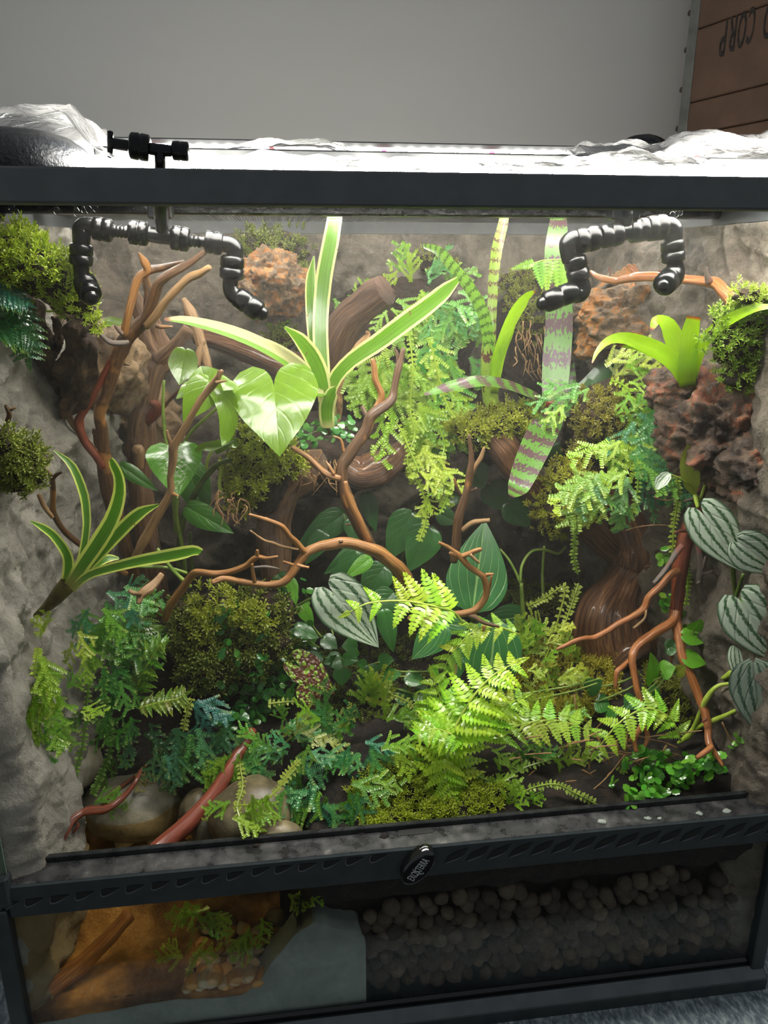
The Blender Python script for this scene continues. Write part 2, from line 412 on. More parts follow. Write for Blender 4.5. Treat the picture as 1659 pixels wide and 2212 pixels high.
M['w_grey'] = m_wood('grey_twig', '#3b342f', '#6e6259', '#968a7d', coat=.1, patch='#8a5546')
M['w_log'] = m_wood('log', '#2c1a11', '#5f402b', '#8f6a4a', 30, .35, .55, 1., .1)
M['w_stick'] = m_wood('smooth_red_stick', '#5e2b1d', '#824130', '#9a5842', 6, .4, .35, .15, .2)
M['bark'] = m_stone('cork_bark', [(.3, '#2c2018'), (.47, '#5f4a38'), (.62, '#927556'), (.8, '#bda588')], 45, .6, 1., 90, .006, 50)
M['peat'] = m_stone('peat', [(.3, '#120b06'), (.5, '#2d1e12'), (.7, '#4c3520')], 55, .7, 1., 140, .006)
M['fibre'] = m_plain('dry_fibre', '#7a5a38', '#b0895c', 120, .7)
# --- plants: leaf shader factory
def leaf_mat(name, colf, rough=.3, trans=.35, coat=.2, bumpf=None, bs=.25, tsat=1.25):
    t = NT(name); u, v = t.uv(); e = t.math('ABSOLUTE', t.math('MULTIPLY', t.math('SUBTRACT', u, .5), 2.))
    col = colf(t, u, v, e); h = bumpf(t, u, v, e) if bumpf else t.noise(160, 3.)
    hs = t.n('ShaderNodeHueSaturation'); hs.inputs['Saturation'].default_value = 1.05; hs.inputs['Value'].default_value = tsat; t.l(col, hs.inputs['Color'])
    return t.bsdf(col, rough, coat=coat, nrm=t.bump(h, bs, .0012), trans=trans, tcol=hs.outputs[0])
def f_varieg(edge, green, green2, e0, base='#b9b874'):
    def f(t, u, v, e):
        wob = t.math('MULTIPLY', t.noise(9, 3., t.comb(t.math('MULTIPLY', u, 3.), t.math('MULTIPLY', v, 1.5))), .14)
        st = t.noise(26, 2., t.comb(u, t.math('MULTIPLY', v, .03)))
        g = t.mix(t.step(st, .4, .62), lin(green), lin(green2))
        c = t.mix(t.step(t.math('ADD', e, wob), e0, e0+.08), g, lin(edge))
        c = t.mix(t.step(t.math('MULTIPLY', t.noise(90, 2.), 1.), .72, .76), c, lin('#6d5a2a'))
        return t.mix(t.step(v, .16, .0), c, lin(base))
    return f
def ridges(t, u, v, e): return t.noise(40, 2., t.comb(u, t.math('MULTIPLY', v, .02)))
M['brom_cream'] = leaf_mat('cream_edged_leaf', f_varieg('#cdd088', '#56851a', '#669422', .74), .26, .3, .3, ridges)
M['brom_half'] = leaf_mat('pale_cream_leaf', lambda t, u, v, e: t.mix(t.step(v, .93, .985), t.mix(t.step(t.math('ADD', u, t.math('MULTIPLY', ridges(t, u, v, e), .2)), .42, .5), lin('#6f9f22'), lin('#c9c68f')), lin('#7c4a22')), .3, .3, .2, ridges)
M['brom_small'] = leaf_mat('yellow_edged_leaf', f_varieg('#c9d56a', '#467520', '#568429', .66, '#8a9048'), .28, .3, .3, ridges)
M['brom_lime'] = leaf_mat('lime_leaf', lambda t, u, v, e: t.mix(t.step(v, .12, 0.), t.mix(t.step(v, .93, .99), t.mix(ridges(t, u, v, e), lin('#7fae12'), lin('#a4cc2a')), lin('#9a4a20')), lin('#3c4a18')), .25, .42, .3, ridges)
def f_band(t, u, v, e, fr=9., dark='#4f2f38', g1='#67a030', g2='#7fb545', wid=.25):
    w1 = t.math('MULTIPLY', t.noise(7, 4., t.comb(t.math('MULTIPLY', u, 1.6), t.math('MULTIPLY', v, 6.))), 1.5)
    s = t.math('SINE', t.math('MULTIPLY', t.math('ADD', t.math('MULTIPLY', v, fr), w1), 6.2832))
    g = t.mix(t.noise(30, 3., t.comb(u, v)), lin(g1), lin(g2))
    g = t.mix(t.step(t.noise(26, 2., t.comb(t.math('MULTIPLY', u, 1.2), t.math('MULTIPLY', v, 3.))), .66, .7), g, lin(dark))
    return t.mix(t.step(s, wid, wid+.25), g, lin(dark))
M['band'] = leaf_mat('purple_banded_leaf', lambda t, u, v, e: f_band(t, u, v, e, 8.5, '#4f2f38', '#4a7d20', '#608f30', .02), .3, .25, .12, ridges)
M['band_fine'] = leaf_mat('fine_banded_leaf', lambda t, u, v, e: f_band(t, u, v, e, 16., '#5f3a30', '#86a838', '#a2bc4c', .5), .3, .3, .3, ridges)
M['band_green'] = leaf_mat('banded_green_leaf', lambda t, u, v, e: f_band(t, u, v, e, 18., '#3f5a26', '#6a9a34', '#84b040', .45), .3, .3, .3, ridges)
M['dark_strap'] = leaf_mat('dark_strap_leaf', lambda t, u, v, e: t.mix(t.noise(20, 2., t.comb(u, v)), lin('#1f4a1c'), lin('#33692b')), .3, .2, .3, ridges)
def veins(k, slope, w0=.86, p=1.):
    def f(t, u, v, e):
        s = t.math('SINE', t.math('MULTIPLY', t.math('SUBTRACT', v, t.math('MULTIPLY', e, slope)), k*6.2832))
        a = t.step(s, w0, 1.); m = t.step(e, .05, .015)
        return t.math('MAXIMUM', a, m)
    return f
def f_veined(base1, base2, vein, k=7, slope=.35, w0=.9, amt=.6):
    def f(t, u, v, e):
        c = t.mix(t.noise(14, 3., t.comb(u, v)), lin(base1), lin(base2))
        return t.mix(t.math('MULTIPLY', veins(k, slope, w0)(t, u, v, e), amt), c, lin(vein))
    return f
def b_veined(k=7, slope=.35): return lambda t, u, v, e: t.math('SUBTRACT', t.math('MULTIPLY', t.noise(12, 3., t.comb(u, v)), .8), veins(k, slope, .7)(t, u, v, e))
M['syng'] = leaf_mat('lime_arrow_leaf', f_veined('#57790f', '#698c1a', '#8fb048', 5, .4, .95, .12), .27, .36, .35, b_veined(5, .4), .16)
M['syng_silver'] = leaf_mat('mottled_arrow_leaf', lambda t, u, v, e: t.mix(t.math('MULTIPLY', t.step(t.noise(9, 4., t.comb(u, t.math('MULTIPLY', v, 2.))), .45, .6), t.step(e, .75, .3)), f_veined('#4f8a26', '#65a034', '#8fbf5c', 6, .4, .92, .4)(t, u, v, e), lin('#b9cfa5')), .2, .3, .5, b_veined(6, .4), .25)
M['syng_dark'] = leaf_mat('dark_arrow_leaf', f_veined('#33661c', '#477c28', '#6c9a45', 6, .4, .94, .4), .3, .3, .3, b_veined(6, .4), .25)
def f_silver(t, u, v, e):
    # long veins that run from base to tip: curves of constant e/(profile)
    q = e
    wob = t.math('MULTIPLY', t.noise(11, 4., t.comb(u, t.math('MULTIPLY', v, 2.))), .16)
    s = t.math('SINE', t.math('MULTIPLY', t.math('ADD', q, wob), 15.5))
    fine = t.noise(34, 4., t.comb(t.math('MULTIPLY', u, 2.), t.math('SUBTRACT', v, t.math('MULTIPLY', e, .6))))
    a = t.math('MULTIPLY', t.step(t.math('ADD', s, t.math('MULTIPLY', t.math('SUBTRACT', fine, .5), 2.6)), -.85, -.2), t.step(e, .98, .86))
    c = t.mix(t.noise(20, 2., t.comb(u, v)), lin('#2c4a2c'), lin('#41653c'))
    return t.mix(a, c, lin('#aebda6'))
M['silver'] = leaf_mat('silver_veined_leaf', f_silver, .22, .15, .5, b_veined(4, .5), .5)
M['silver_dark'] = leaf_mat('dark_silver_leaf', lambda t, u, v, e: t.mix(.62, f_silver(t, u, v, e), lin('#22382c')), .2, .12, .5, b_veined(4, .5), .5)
M['velvet'] = leaf_mat('pale_veined_dark_leaf', f_veined('#2a6230', '#3b763a', '#9dbf74', 3, 1.15, .972, .7), .3, .22, .25, b_veined(3, 1.15), .3)
M['plain_leaf'] = leaf_mat('broad_green_leaf', f_veined('#2f6a28', '#447f34', '#6f9f50', 6, .4, .95, .2), .22, .25, .5, b_veined(6, .4), .25)
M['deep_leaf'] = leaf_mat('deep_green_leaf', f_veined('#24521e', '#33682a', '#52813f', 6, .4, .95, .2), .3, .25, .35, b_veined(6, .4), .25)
M['bright_leaf'] = leaf_mat('bright_green_leaf', f_veined('#579a22', '#72b233', '#93c85a', 6, .4, .95, .2), .25, .35, .4, b_veined(6, .4), .4)
M['olive_leaf'] = leaf_mat('olive_leaf', lambda t, u, v, e: t.mix(t.noise(8, 2., t.comb(u, v)), lin('#7d8a25'), lin('#8f9a35')), .4, .4, .2)
def f_beg(t, u, v, e):
    d = t.voro(4.6, t.comb(t.math('MULTIPLY', u, 1.4), t.math('MULTIPLY', v, 1.6)))
    c = t.mix(t.step(d, .40, .48), lin('#8fb23a'), lin('#5a3318'))
    return c
M['begonia'] = leaf_mat('spotted_leaf', f_beg, .35, .25, .2, lambda t, u, v, e: t.math('MULTIPLY', t.voro(6.5, t.comb(t.math('MULTIPLY', u, 1.4), t.math('MULTIPLY', v, 1.6))), -2.), .7)
def tint_mat(name, rough=.35, trans=.35, coat=.2, tipc='#d6e27c', tip=(.55, 1.)):
    """colour comes from each object's own colour; tips (v to 1) are younger and paler"""
    t = NT(name); u, v = t.uv(); c = t.info(1); r = t.info(5)
    hs = t.n('ShaderNodeHueSaturation'); t.l(c, hs.inputs['Color']); t.l(t.math('ADD', .485, t.math('MULTIPLY', r, .03)), hs.inputs['Hue'])
    t.l(t.math('ADD', .75, t.math('MULTIPLY', t.noise(70, 2.), .5)), hs.inputs['Value'])
    c = hs.outputs[0]
    c = t.mix(t.math('MULTIPLY', t.step(v, *tip), .55), c, lin(tipc))
    return t.bsdf(c, rough, coat=coat, trans=trans)
M['sela'] = tint_mat('spikemoss_spray', .33, .35, .3)
M['fern'] = tint_mat('fern_leaflet', .3, .4, .35, '#c4dc50', (.7, 1.2))
M['moss'] = tint_mat('moss_sprig', .45, .4, .1, '#d2d84e', (.4, 1.))
M['fig'] = tint_mat('small_creeper_leaf', .2, .3, .5, '#8fc25a', (.8, 1.6))
M['stem'] = m_plain('green_stem', '#6f8a34', '#8aa048', 80, .4)
M['stem_yel'] = m_plain('yellow_green_stem', '#98b03c', '#b0c254', 80, .4)
M['stem_red'] = m_plain('red_stem', '#8a3a2c', None, rough=.4)
M['stem_dark'] = m_plain('dark_stem', '#3f4f20', '#566a2c', 80, .45)
M['sheath'] = m_plain('brown_sheath', '#4a3f20', '#6f6a30', 60, .5, .3, 150)
M['crate'] = m_plain('old_crate_wood', '#5f4a3c', '#6e5443', 14, .7, .25, 60)
M['crate_dark'] = m_plain('crate_gap', '#1b1411', None, rough=.9)
M['strap'] = m_plain('dull_steel_strap', '#6f706b', '#84857e', 30, .45, .2, 90, metal=.4)
M['nail'] = m_plain('rusty_nail', '#4c4038', None, rough=.5, metal=.4)
M['ink'] = m_plain('worn_black_ink', '#1c1a19', '#3a332e', 160, .8)

# ------------------------------------------------------------------ the room
TZ = .009
mk('wall_back', *box(-2.2, 2.2, .88, .98, -.75, 2.0)[:2], M['wall'], smooth=False, kind='structure')
mk('floor', *box(-2.2, 2.2, -1.6, .88, -.80, -.75)[:2], M['floor'], smooth=False, kind='structure')
tb = thing('stand', (0, .3, -.75), 'low stand with a heathered blue-grey felt top under the glass tank', 'stand')
mk('felt_top', *box(-.75, 1.0, -.083, .72, -.02, TZ, .004)[:2], M['felt'], tb, smooth=False)
mk('cabinet', *box(-.72, .97, -.06, .70, -.75, -.02, .004)[:2], M['frame'], tb, smooth=False)
mk('door', *box(-.71, .12, -.075, -.06, -.73, -.04, .003)[:2], M['frame'], tb, smooth=False)
mk('door', *box(.13, .96, -.075, -.06, -.73, -.04, .003)[:2], M['frame'], tb, smooth=False)

# ------------------------------------------------------------------ old crate, upside down, right of the tank
a = math.radians(-15.2); cd_ = np.array([math.sin(a), math.cos(a), 0]); cn = np.array([-cd_[1], cd_[0], 0])
r0 = ray(1481, 150); k = (.775-CAM[1])/r0[1]; far = CAM+r0*k; far[2] = TZ      # far lower corner, against the wall
near = far-cd_*.42
cr = thing('wooden_crate', (near+far)/2, 'old brown wooden crate standing upside down by the wall, black stencilled lettering', 'crate')
zc = [.009, .12, .225, .33, .435, .54, .64]
zj = [PZ_ for PZ_ in ()]
def on_face(px, py):                           # pixel -> point on the crate's face
    d = ray(px, py); t = np.dot(far-CAM, cn)/np.dot(d, cn); return CAM+d*t
zlist = [.009, .115, .22, .325, .43, .535, .64] + [on_face(1468, 296)[2], on_face(1475, 226)[2], on_face(1493, 68)[2]]
zlist += [zlist[-1]+.13, zlist[-1]+.26]
for i in range(len(zlist)-1):
    z0, z1 = zlist[i]+.0008, zlist[i+1]-.0008
    V, F, _ = box(0, .42, 0, .012, z0, z1, .0016)
    Wd = np.array([near+cd_*v[0]-cn*v[1]*-1*-1+np.array([0, 0, v[2]-near[2]]) for v in V])
    fixn(mk('plank', Wd, F, M['crate'], cr, smooth=False))
V, F, _ = box(0, .42, .013, .30, zlist[0], zlist[-1]-.01)
fixn(mk('crate_body', np.array([near+cd_*v[0]-cn*v[1]+np.array([0, 0, v[2]-near[2]]) for v in V]), F, M['crate'], cr, smooth=False))
V, F, _ = box(.403, .4215, -.0018, .002, zlist[0], zlist[-1], .0005)
st = fixn(mk('corner_strap', np.array([near+cd_*v[0]-cn*v[1]+np.array([0, 0, v[2]-near[2]]) for v in V]), F, M['strap'], cr, smooth=False, label='dull steel strap on the far corner'))
for px, py in ((1490, 28), (1482, 108), (1472, 194), (1463, 278)):
    V, F = ico(2); c = on_face(px, py)
    mk('nail', c+V[:, [0]]*cd_*.0042+V[:, [1]]*cn*.0016+V[:, [2]]*np.array([0, 0, .0042]), F, M['nail'], st)
def text(name, body, size, mat, M4, parent, sx=1., ext=.0002, off=0.):
    c = bpy.data.curves.new(name, 'FONT'); c.body = body; c.size = size; c.extrude = ext; c.offset = off; c.align_x = 'CENTER'; c.align_y = 'CENTER'
    c.resolution_u = 4; f_ = bpy.data.objects.new('tmp', c); COL.objects.link(f_); bpy.context.view_layer.update()
    me = bpy.data.meshes.new_from_object(f_.evaluated_get(bpy.context.evaluated_depsgraph_get())); bpy.data.objects.remove(f_); bpy.data.curves.remove(c)
    me.materials.clear(); me.materials.append(mat); o = bpy.data.objects.new(name, me); COL.objects.link(o)
    Mx = Matrix(M4) @ Matrix.Diagonal((sx, 1, 1, 1)); o.parent = parent
    o.matrix_local = Matrix.Translation(-Vector(ORG[parent.name])) @ Mx; ORG[o.name] = np.array(Mx.translation); return o
def basis(x, y, z, p):
    Mx = Matrix.Identity(4)
    for i in range(3): Mx[i][0], Mx[i][1], Mx[i][2], Mx[i][3] = x[i], y[i], z[i], p[i]
    return Mx
# upside down: letter-up is world down, reading runs from right (near) to left (far)
for ch, px, py in (('P', 1564, 80), ('R', 1584, 69), ('O', 1604, 60), ('C', 1624, 50), ('D', 1660, 39)):
    text('stencil_letter', ch, .062, M['ink'], basis(cd_, np.array([0, 0, -1.]), cn, on_face(px, py)+cn*.0006), cr, .29 if ch in 'OCD' else .38, .0003, .0009)

# ------------------------------------------------------------------ the glass tank
tk = thing('terrarium', (0, .22, TZ), 'glass front-opening terrarium with black frame, planted as a misty rainforest', 'terrarium')
X0, X1, YB = -.303, .303, .455
def part(name, bx, mat, parent=tk, **k): return fixn(mk(name, *bx[:2], M[mat], parent, smooth=False, **k))
def tup(b): return b[0], b[1]
def extr(prof_, xa, xb):                         # a profile in (y, z) run along x
    n = len(prof_); V = [(x, y, z) for x in (xa, xb) for y, z in prof_]
    return V, [[j, (j+1) % n, n+(j+1) % n, n+j] for j in range(n)] + [list(range(n))[::-1], list(range(n, 2*n))], None
bf = part('bottom_frame', join([box(X0, X1, .004, YB+.006, TZ, .0225, .002), extr([(.004, .0275), (-.0015, .0275), (-.0090, .0215), (-.0098, .0200), (-.0098, TZ), (.004, TZ)], X0, X1)])[:2], 'frame')
part('sloped_lip', extr([(-.0016, .0277), (-.0091, .0217), (-.0093, .0213), (-.0018, .0272)], X0+.001, X1-.001), 'frame_lit', bf)  # strip over the bevel, its catch of light painted as a paler tone
part('silicone_seam', box(X0+.01, X1-.01, .0, .0045, .0235, .0335, .002), 'silicone')
part('front_glass', box(X0+.008, X1-.008, .0008, .0048, .0255, .158), 'glass')
part('corner_post', box(X0, X0+.012, -.004, .008, .0225, .165, .001), 'frame')
part('corner_post', box(X1-.012, X1, -.004, .008, .0225, .165, .001), 'frame')
part('side_glass', box(X0+.001, X0+.005, .006, YB, .0225, .63), 'glass')
part('side_glass', box(X1-.005, X1-.001, .006, YB, .0225, .63), 'glass')
part('back_glass', box(X0+.006, X1-.006, YB-.004, YB, .0225, .63), 'glass')
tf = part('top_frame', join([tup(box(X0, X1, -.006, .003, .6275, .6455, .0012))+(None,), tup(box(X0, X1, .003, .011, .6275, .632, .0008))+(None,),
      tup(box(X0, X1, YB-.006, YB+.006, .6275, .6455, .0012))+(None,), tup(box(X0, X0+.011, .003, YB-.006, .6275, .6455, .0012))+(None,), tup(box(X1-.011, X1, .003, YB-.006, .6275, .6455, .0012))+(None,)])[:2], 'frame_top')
# screen lid: woven wires, one part
pts = []
xs = np.arange(X0+.012, X1-.012, .0030); ys = np.arange(.012, YB-.006, .0030)
for x in xs: pts.append(box(x-.00022, x+.00022, .012, YB-.006, .6405, .6409))
for y in ys: pts.append(box(X0+.012, X1-.012, y-.00022, y+.00022, .6408, .6412))
o = mk('screen', *join(pts)[:2], M['mesh'], tk, smooth=False, kind='stuff')
cb = part('lid_crossbar', box(X0+.011, X1-.011, .196, .215, .6335, .648, .0015), 'frame_wet', label='glossy black bar across the lid')
# vent strip with its ledge, channel wall, louvres, lock
vs = part('vent_strip', join([tup(box(X0+.012, X1, -.0005, .0225, .1555, .1835, .0012))+(None,)])[:2], 'frame')
part('wet_ledge', box(X0+.016, X1-.002, .0008, .0195, .1830, .18395, .0003), 'ledge', vs, label='wet ledge with lime stains')
part('door_channel', box(X0+.014, X1-.001, .0195, .0235, .17, .1885, .0006), 'frame_wet', vs)
part('latch_slot', box(P(864, 1830, .012)[0], P(935, 1830, .012)[0], .0128, .0196, .1838, .1843), 'slot', vs)
for px, py, s in ((830, 1806, 1.), (780, 1800, .7), (555, 1826, .8), (1300, 1775, 1.1), (1400, 1768, .8), (1425, 1768, .6), (1510, 1757, .9), (1570, 1752, 1.)):
    c = PZ(px, py, .1842)
    mk('dirt_crumb', *blob(c, (.0035*s, .0026*s, .0012*s), 2, .5, 2.2, px)[:2], M['soil' if px < 1200 else 'mortar'], vs)
def lens(c, w_, h_, sk, closed):               # a louvre on the front face: dark lens with a raised lip
    n = 10; V, F = [], []; y0 = -.00055
    top, bot = [], []
    for i in range(n+1):
        t = i/n; x = (t-.5)*w_
        if closed: zt, zb = h_*.10*math.sin(math.pi*t), -h_*math.sin(math.pi*t)**.8
        else: zt, zb = h_*.5*min(1, (t*1.0)**.55), -h_*.5*min(1, (1-t)**.55)*1.0
        top.append((x+sk*zt, zt)); bot.append((x+sk*zb, zb))
    for (x, z) in top+bot: V.append((c[0]+x, y0-.0004, c[2]+z))
    for i in range(n): F.append([i, i+1, n+2+i, n+1+i])
    m = mk('louvre', V, F, M['slot'], vs, smooth=False)
    lip = [(c[0]+x, y0-.0002, c[2]+z) for x, z in bot]
    mk('lip', *tube(lip, [.0002, .00055, .0006, .0005, .0002], 6, 2, 0)[:2], M['frame_lit'], m)  # lit edge of the lip comes from its paler colour
for i, (px, py) in enumerate([(22, 1949), (75, 1942), (130, 1935), (184, 1928), (239, 1920), (293, 1913), (348, 1906), (402, 1899), (457, 1892), (511, 1885), (565, 1876), (614, 1871), (666, 1866), (718, 1860), (768, 1853), (820, 1847)]):
    lens(P(px, py, -.0006), .0128, .0060, .9, True)
for i in range(17):
    px = 985+46.3*i; py = 1848-(px-985)*.0905
    lens(P(px, py, -.0006), .0118, .0125, .55, False)
kc = P(902, 1868, -.004)
kx = nrm(P(931, 1832, -.004)-P(873, 1904, -.004)); ky = np.array([-kx[2], 0, kx[0]])
def oval(rx, ry, y0, y1, dome):
    n = 32; V, F = [], []
    rings = [(1., y0), (1., y1+dome*.35), (.94, y1+dome*.1), (.8, y1), (.4, y1-dome*.12)]
    for r, y in rings:
        for j in range(n):
            a_ = 2*math.pi*j/n; p = kc+kx*math.cos(a_)*rx*r+ky*math.sin(a_)*ry*(r if r > .5 else r)
            V.append((p[0], y, p[2]))
    for i in range(len(rings)-1):
        for j in range(n): F.append([i*n+j, i*n+(j+1) % n, (i+1)*n+(j+1) % n, (i+1)*n+j])
    V.append((kc[0], y1-dome*.15, kc[2])); k_ = len(V)-1
    for j in range(n): F.append([(len(rings)-1)*n+j, (len(rings)-1)*n+(j+1) % n, k_])
    return V, F
kn = fixn(mk('lock_knob', *oval(.0172, .0098, -.0005, -.0085, .003), M['knob'], vs, label='gloss black oval lock with silver print'))
tx = kx*1.; tz = np.array([0, -1., 0])
Mt = lambda p: basis(tx, np.cross(tz, tx), tz, p)
cen = kc.copy(); cen[1] = -.0090
text('lettering', 'EXO', .0088, M['print'], Mt(cen-kx*.0070), kn, .42)
text('lettering', 'TERRA', .0088, M['print'], Mt(cen+kx*.0048), kn, .42)
up_ = np.cross(tz, tx)
lz = [tube([cen-kx*.0022+up_*.0042+kx*.0004, cen-kx*.0026+up_*.0015, cen-kx*.0016-up_*.001, cen-kx*.0024-up_*.0035, cen-kx*.001-up_*.0052, cen-kx*.0002-up_*.0044], [.0003, .0005, .0005, .0004, .0003, .0001], 6, 4, 0)]
for s, h in ((1, .0018), (-1, .0018), (1, -.0018), (-1, -.0022)):
    b0 = cen-kx*.0021+up_*h; lz.append(tube([b0, b0+kx*s*.0013+up_*.0004, b0+kx*s*.0016+up_*.0014*(1 if h > 0 else -1)], [.0003, .00028, .0002], 5, 3, 0))
mk('lizard_mark', *join(lz)[:2], M['print'], kn)
# opened left door: a pane folded back beside the frame, only its edge in view
dr = part('door', box(-.2925, -.2885, -.285, .002, .1885, .624), 'glass_door', label='left glass door swung open')
part('glass_edge', box(-.2925, -.2885, .002, .0028, .1885, .624), 'edge', dr)
part('hinge_block', box(X0+.001, X0+.016, -.003, .02, .166, .1925, .002), 'frame', vs)
for px, py, r, Y in ((122, 455, 8, .02), (166, 459, 9, .02), (180, 453, 6, .02), (192, 453, 8, .02), (206, 450, 7, .02), (25, 448, 9, .01), (1452, 466, 8, .02), (1462, 462, 6, .02), (1471, 460, 5, .02), (583, 491, 9, .2)):
    c = P(px, py, Y); m = pxm(c)
    mk('water_drop', *blob(c, (r*m*.8, r*m*.8, r*m*1.1), 3, 0)[:2], M['drop'], tk)

# ------------------------------------------------------------------ lamps over the lid
def light_bar(label, y0, y1, z, xa, xb, lens_h, chips):
    o = thing('light_bar', ((xa+xb)/2, (y0+y1)/2, z), label, 'lamp', 'LED bars over the lid')
    yc, ry_ = (y0+y1)/2, (y1-y0)/2-.001; V, F = [], []          # slim housing on a bulging diffuser lens that also spills light backwards
    hw = max(.006, ry_-.012 if ry_ > .02 else .0045); part('housing', box(xa, xb, yc-hw, yc+hw, z+lens_h*.55, z+lens_h*.55+.0055, .001), 'alu', o)
    for x in (xa+.004, xb-.004):
        for j in range(17): an = math.radians(-40+260*j/16); V.append((x, yc-math.cos(an)*ry_, z-math.sin(an)*lens_h))
    for j in range(16): F.append([j, j+1, j+18, j+17])
    F.append([16, 0, 17, 33]); F += [list(range(17)), list(range(33, 16, -1))]
    fixn(mk('diffuser', V, F, M['panel_back' if chips else 'panel'], o, smooth=False))
    n = int((xb-xa)/.0125); bx = mesh('led_chip', *box(-.0022, .0022, -.0015, .0015, -.0016, .0012)[:2], M['led'], smooth=False)
    rd = mesh('red_led_chip', *box(-.0022, .0022, -.0018, .0018, -.0022, .0012)[:2], M['led_red'], smooth=False)
    for i in range(n):
        if not chips and i % 2: continue
        x = xa+.008+(xb-xa-.016)*i/(n-1); red = i % 8 == 3
        inst('red_led_chip' if red else 'led_chip', rd if red else bx, Matrix.Translation((x, y0+(-.0004 if red else .0003), z+.001)), o)
    return o
light_bar('long LED bar hanging at the back above the lid, white with red diodes', .292, .308, .6925, -.33, .36, .0055, True)
light_bar('LED bar lying on the screen lid behind the front frame', .046, .120, .6550, -.190, .285, .006, False)
# feet that carry the bars
for o in [x for x in bpy.data.objects if x.name.startswith('light_bar')]:
    zc_ = ORG[o.name][2]; y_ = ORG[o.name][1]
    for x in (-.27, .27): part('foot', box(x-.006, x+.006, y_-.012, y_+.012, .6455 if abs(y_) > 2 else .6413, zc_+.002, .001), 'alu', o)

# lamp dome under wrap, left
V, F = ico(4); V = V.copy(); Wd = []
for v in V:
    q = Vector(v*14); s = np.sign(v)*np.abs(v)**.62; Wd.append(s*(1+.008*noise.noise(q)))
dm = thing('dome_lamp', (-.258, .085, .642), 'black hammered lamp housing under wet plastic film at the left of the lid', 'lamp')
Wd = np.array(Wd); keep = Wd*np.array([.060, .050, .0165])+np.array([-.262, .095, .6590])
mk('housing', keep, F, M['dome'], dm)
mk('bulb', *blob((-.192, .095, .656), (.012, .012, .009), 3, 0)[:2], M['led'] if False else M['panel'], dm)

# plastic films draped over the lamps
def film(label, x0, x1, y0, y1, hf, nx=70, ny=36, seed=0, crease=.0045, group='plastic films over the lid'):
    V, F = [], []
    for j in range(ny+1):
        for i in range(nx+1):
            x = x0+(x1-x0)*i/nx; y = y0+(y1-y0)*j/ny
            rx, ry = i/nx, j/ny
            e = (min(rx, 1-rx, ry, 1-ry)*6)
            z = hf(x, y)
            q = Vector((x*22+seed*5, y*22, seed)); k_ = 1-abs(noise.noise(q))*2
            z += crease*(k_*.6+noise.fractal(q*2.3, 1., 2, 3)*.6)
            xx = x+.004*noise.noise(q*.7+Vector((9, 0, 0))); yy = y+.004*noise.noise(q*.7+Vector((0, 9, 0)))
            V.append((xx, yy, max(z, .6462)))
    for j in range(ny):
        for i in range(nx):
            a_ = j*(nx+1)+i; F.append([a_, a_+1, a_+nx+2, a_+nx+1])
    return mk('plastic_film', V, F, M['film'], label=label, cat='film', group=group)
def prof(pix, Yr):                              # ridge profile (pixels) -> height over x at depth Yr
    A = [P(x, y, Yr) for x, y in pix]; A.sort(key=lambda q: q[0]); return [q[0] for q in A], [q[2] for q in A]
def ridge(pix, Yr, wy, plate=0.):
    xs_, zs_ = prof(pix, Yr-plate)
    def f(x, y):
        h = np.interp(x, xs_, zs_)-.6462
        d = max(0, abs(y-Yr)-plate)/wy
        return .6462+h*max(0, 1-d)**.8
    return f
film('crumpled clear film tented high over the black lamp at the left end', -.36, -.165, .012, .20, ridge([(-160, 262), (-60, 252), (0, 245), (60, 235), (160, 235), (178, 258), (200, 305), (228, 334), (262, 352)], .09, .085, .05), 60, 40, 1)
film('bunched film glowing white over the middle of the lid', -.130, .005, .015, .26, ridge([(380, 352), (430, 335), (490, 326), (545, 308), (600, 302), (690, 302), (735, 318), (775, 350), (800, 368)], .17, .12, .03), 70, 44, 2)
film('low flat film between the glowing bunch and the right-hand wrap', -.06, .16, .02, .25, ridge([(760, 352), (800, 340), (850, 336), (920, 350), (985, 362), (1080, 364), (1160, 352)], .14, .11, .03), 60, 40, 3)
film('gathered film pinched into folds right of the middle', .05, .20, .015, .25, ridge([(1100, 368), (1150, 350), (1220, 338), (1275, 318), (1330, 309), (1375, 312), (1400, 330), (1440, 352), (1470, 368)], .14, .11, .02), 60, 44, 4, .007)
film('wide clear film peaked over the right end of the lid', .115, .34, .012, .24, ridge([(1400, 330), (1440, 315), (1490, 301), (1540, 294), (1600, 294), (1680, 294), (1760, 300)], .12, .10, .04), 70, 40, 5, .006)
mk('dark_clip', *blob(P(1392, 316, .16), (.018, .01, .008), 3, .2, 2, 5)[:2], M['fit'], label='dark clip under the gathered film, top right', cat='clip')

# ------------------------------------------------------------------ misting nozzles
def fitting(parent, name, pts, w_, Y, seg=20, ribs=None, mat='fit'):
    return mk(name, *ptube(pts, w_, Y, seg=seg, per=6, bump=0)[:2], M[mat], parent)
def collar(parent, a, b, w_, Y, Yb=None, name='collar'):       # a knurled quick-connect collar between two pixels
    A, B = P(*a, Y), P(*b, Y if Yb is None else Yb); m = pxm(A); R = w_*.5*m
    t = [0, .06, .10, .44, .46, .54, .56, .9, .95, 1.]; r = [.72, .90, .97, 1., .93, .93, 1., .97, .88, .68]
    n = 24; D = B-A; T = nrm(D); N = nrm(np.cross(T, [0, 1, .2])); Bn = np.cross(T, N); V, F = [], []
    for ti, ri in zip(t, r):
        for j in range(n):
            an = 2*math.pi*j/n; V.append(A+D*ti+(N*math.cos(an)+Bn*math.sin(an))*R*ri)
    for i in range(len(t)-1):
        for j in range(n): F.append([i*n+j, i*n+(j+1) % n, (i+1)*n+(j+1) % n, (i+1)*n+j])
    F.append(list(range(n))); F.append([(len(t)-1)*n+j for j in range(n)][::-1])
    o = fixn(mk(name, V, F, M['fit'], parent)); return o
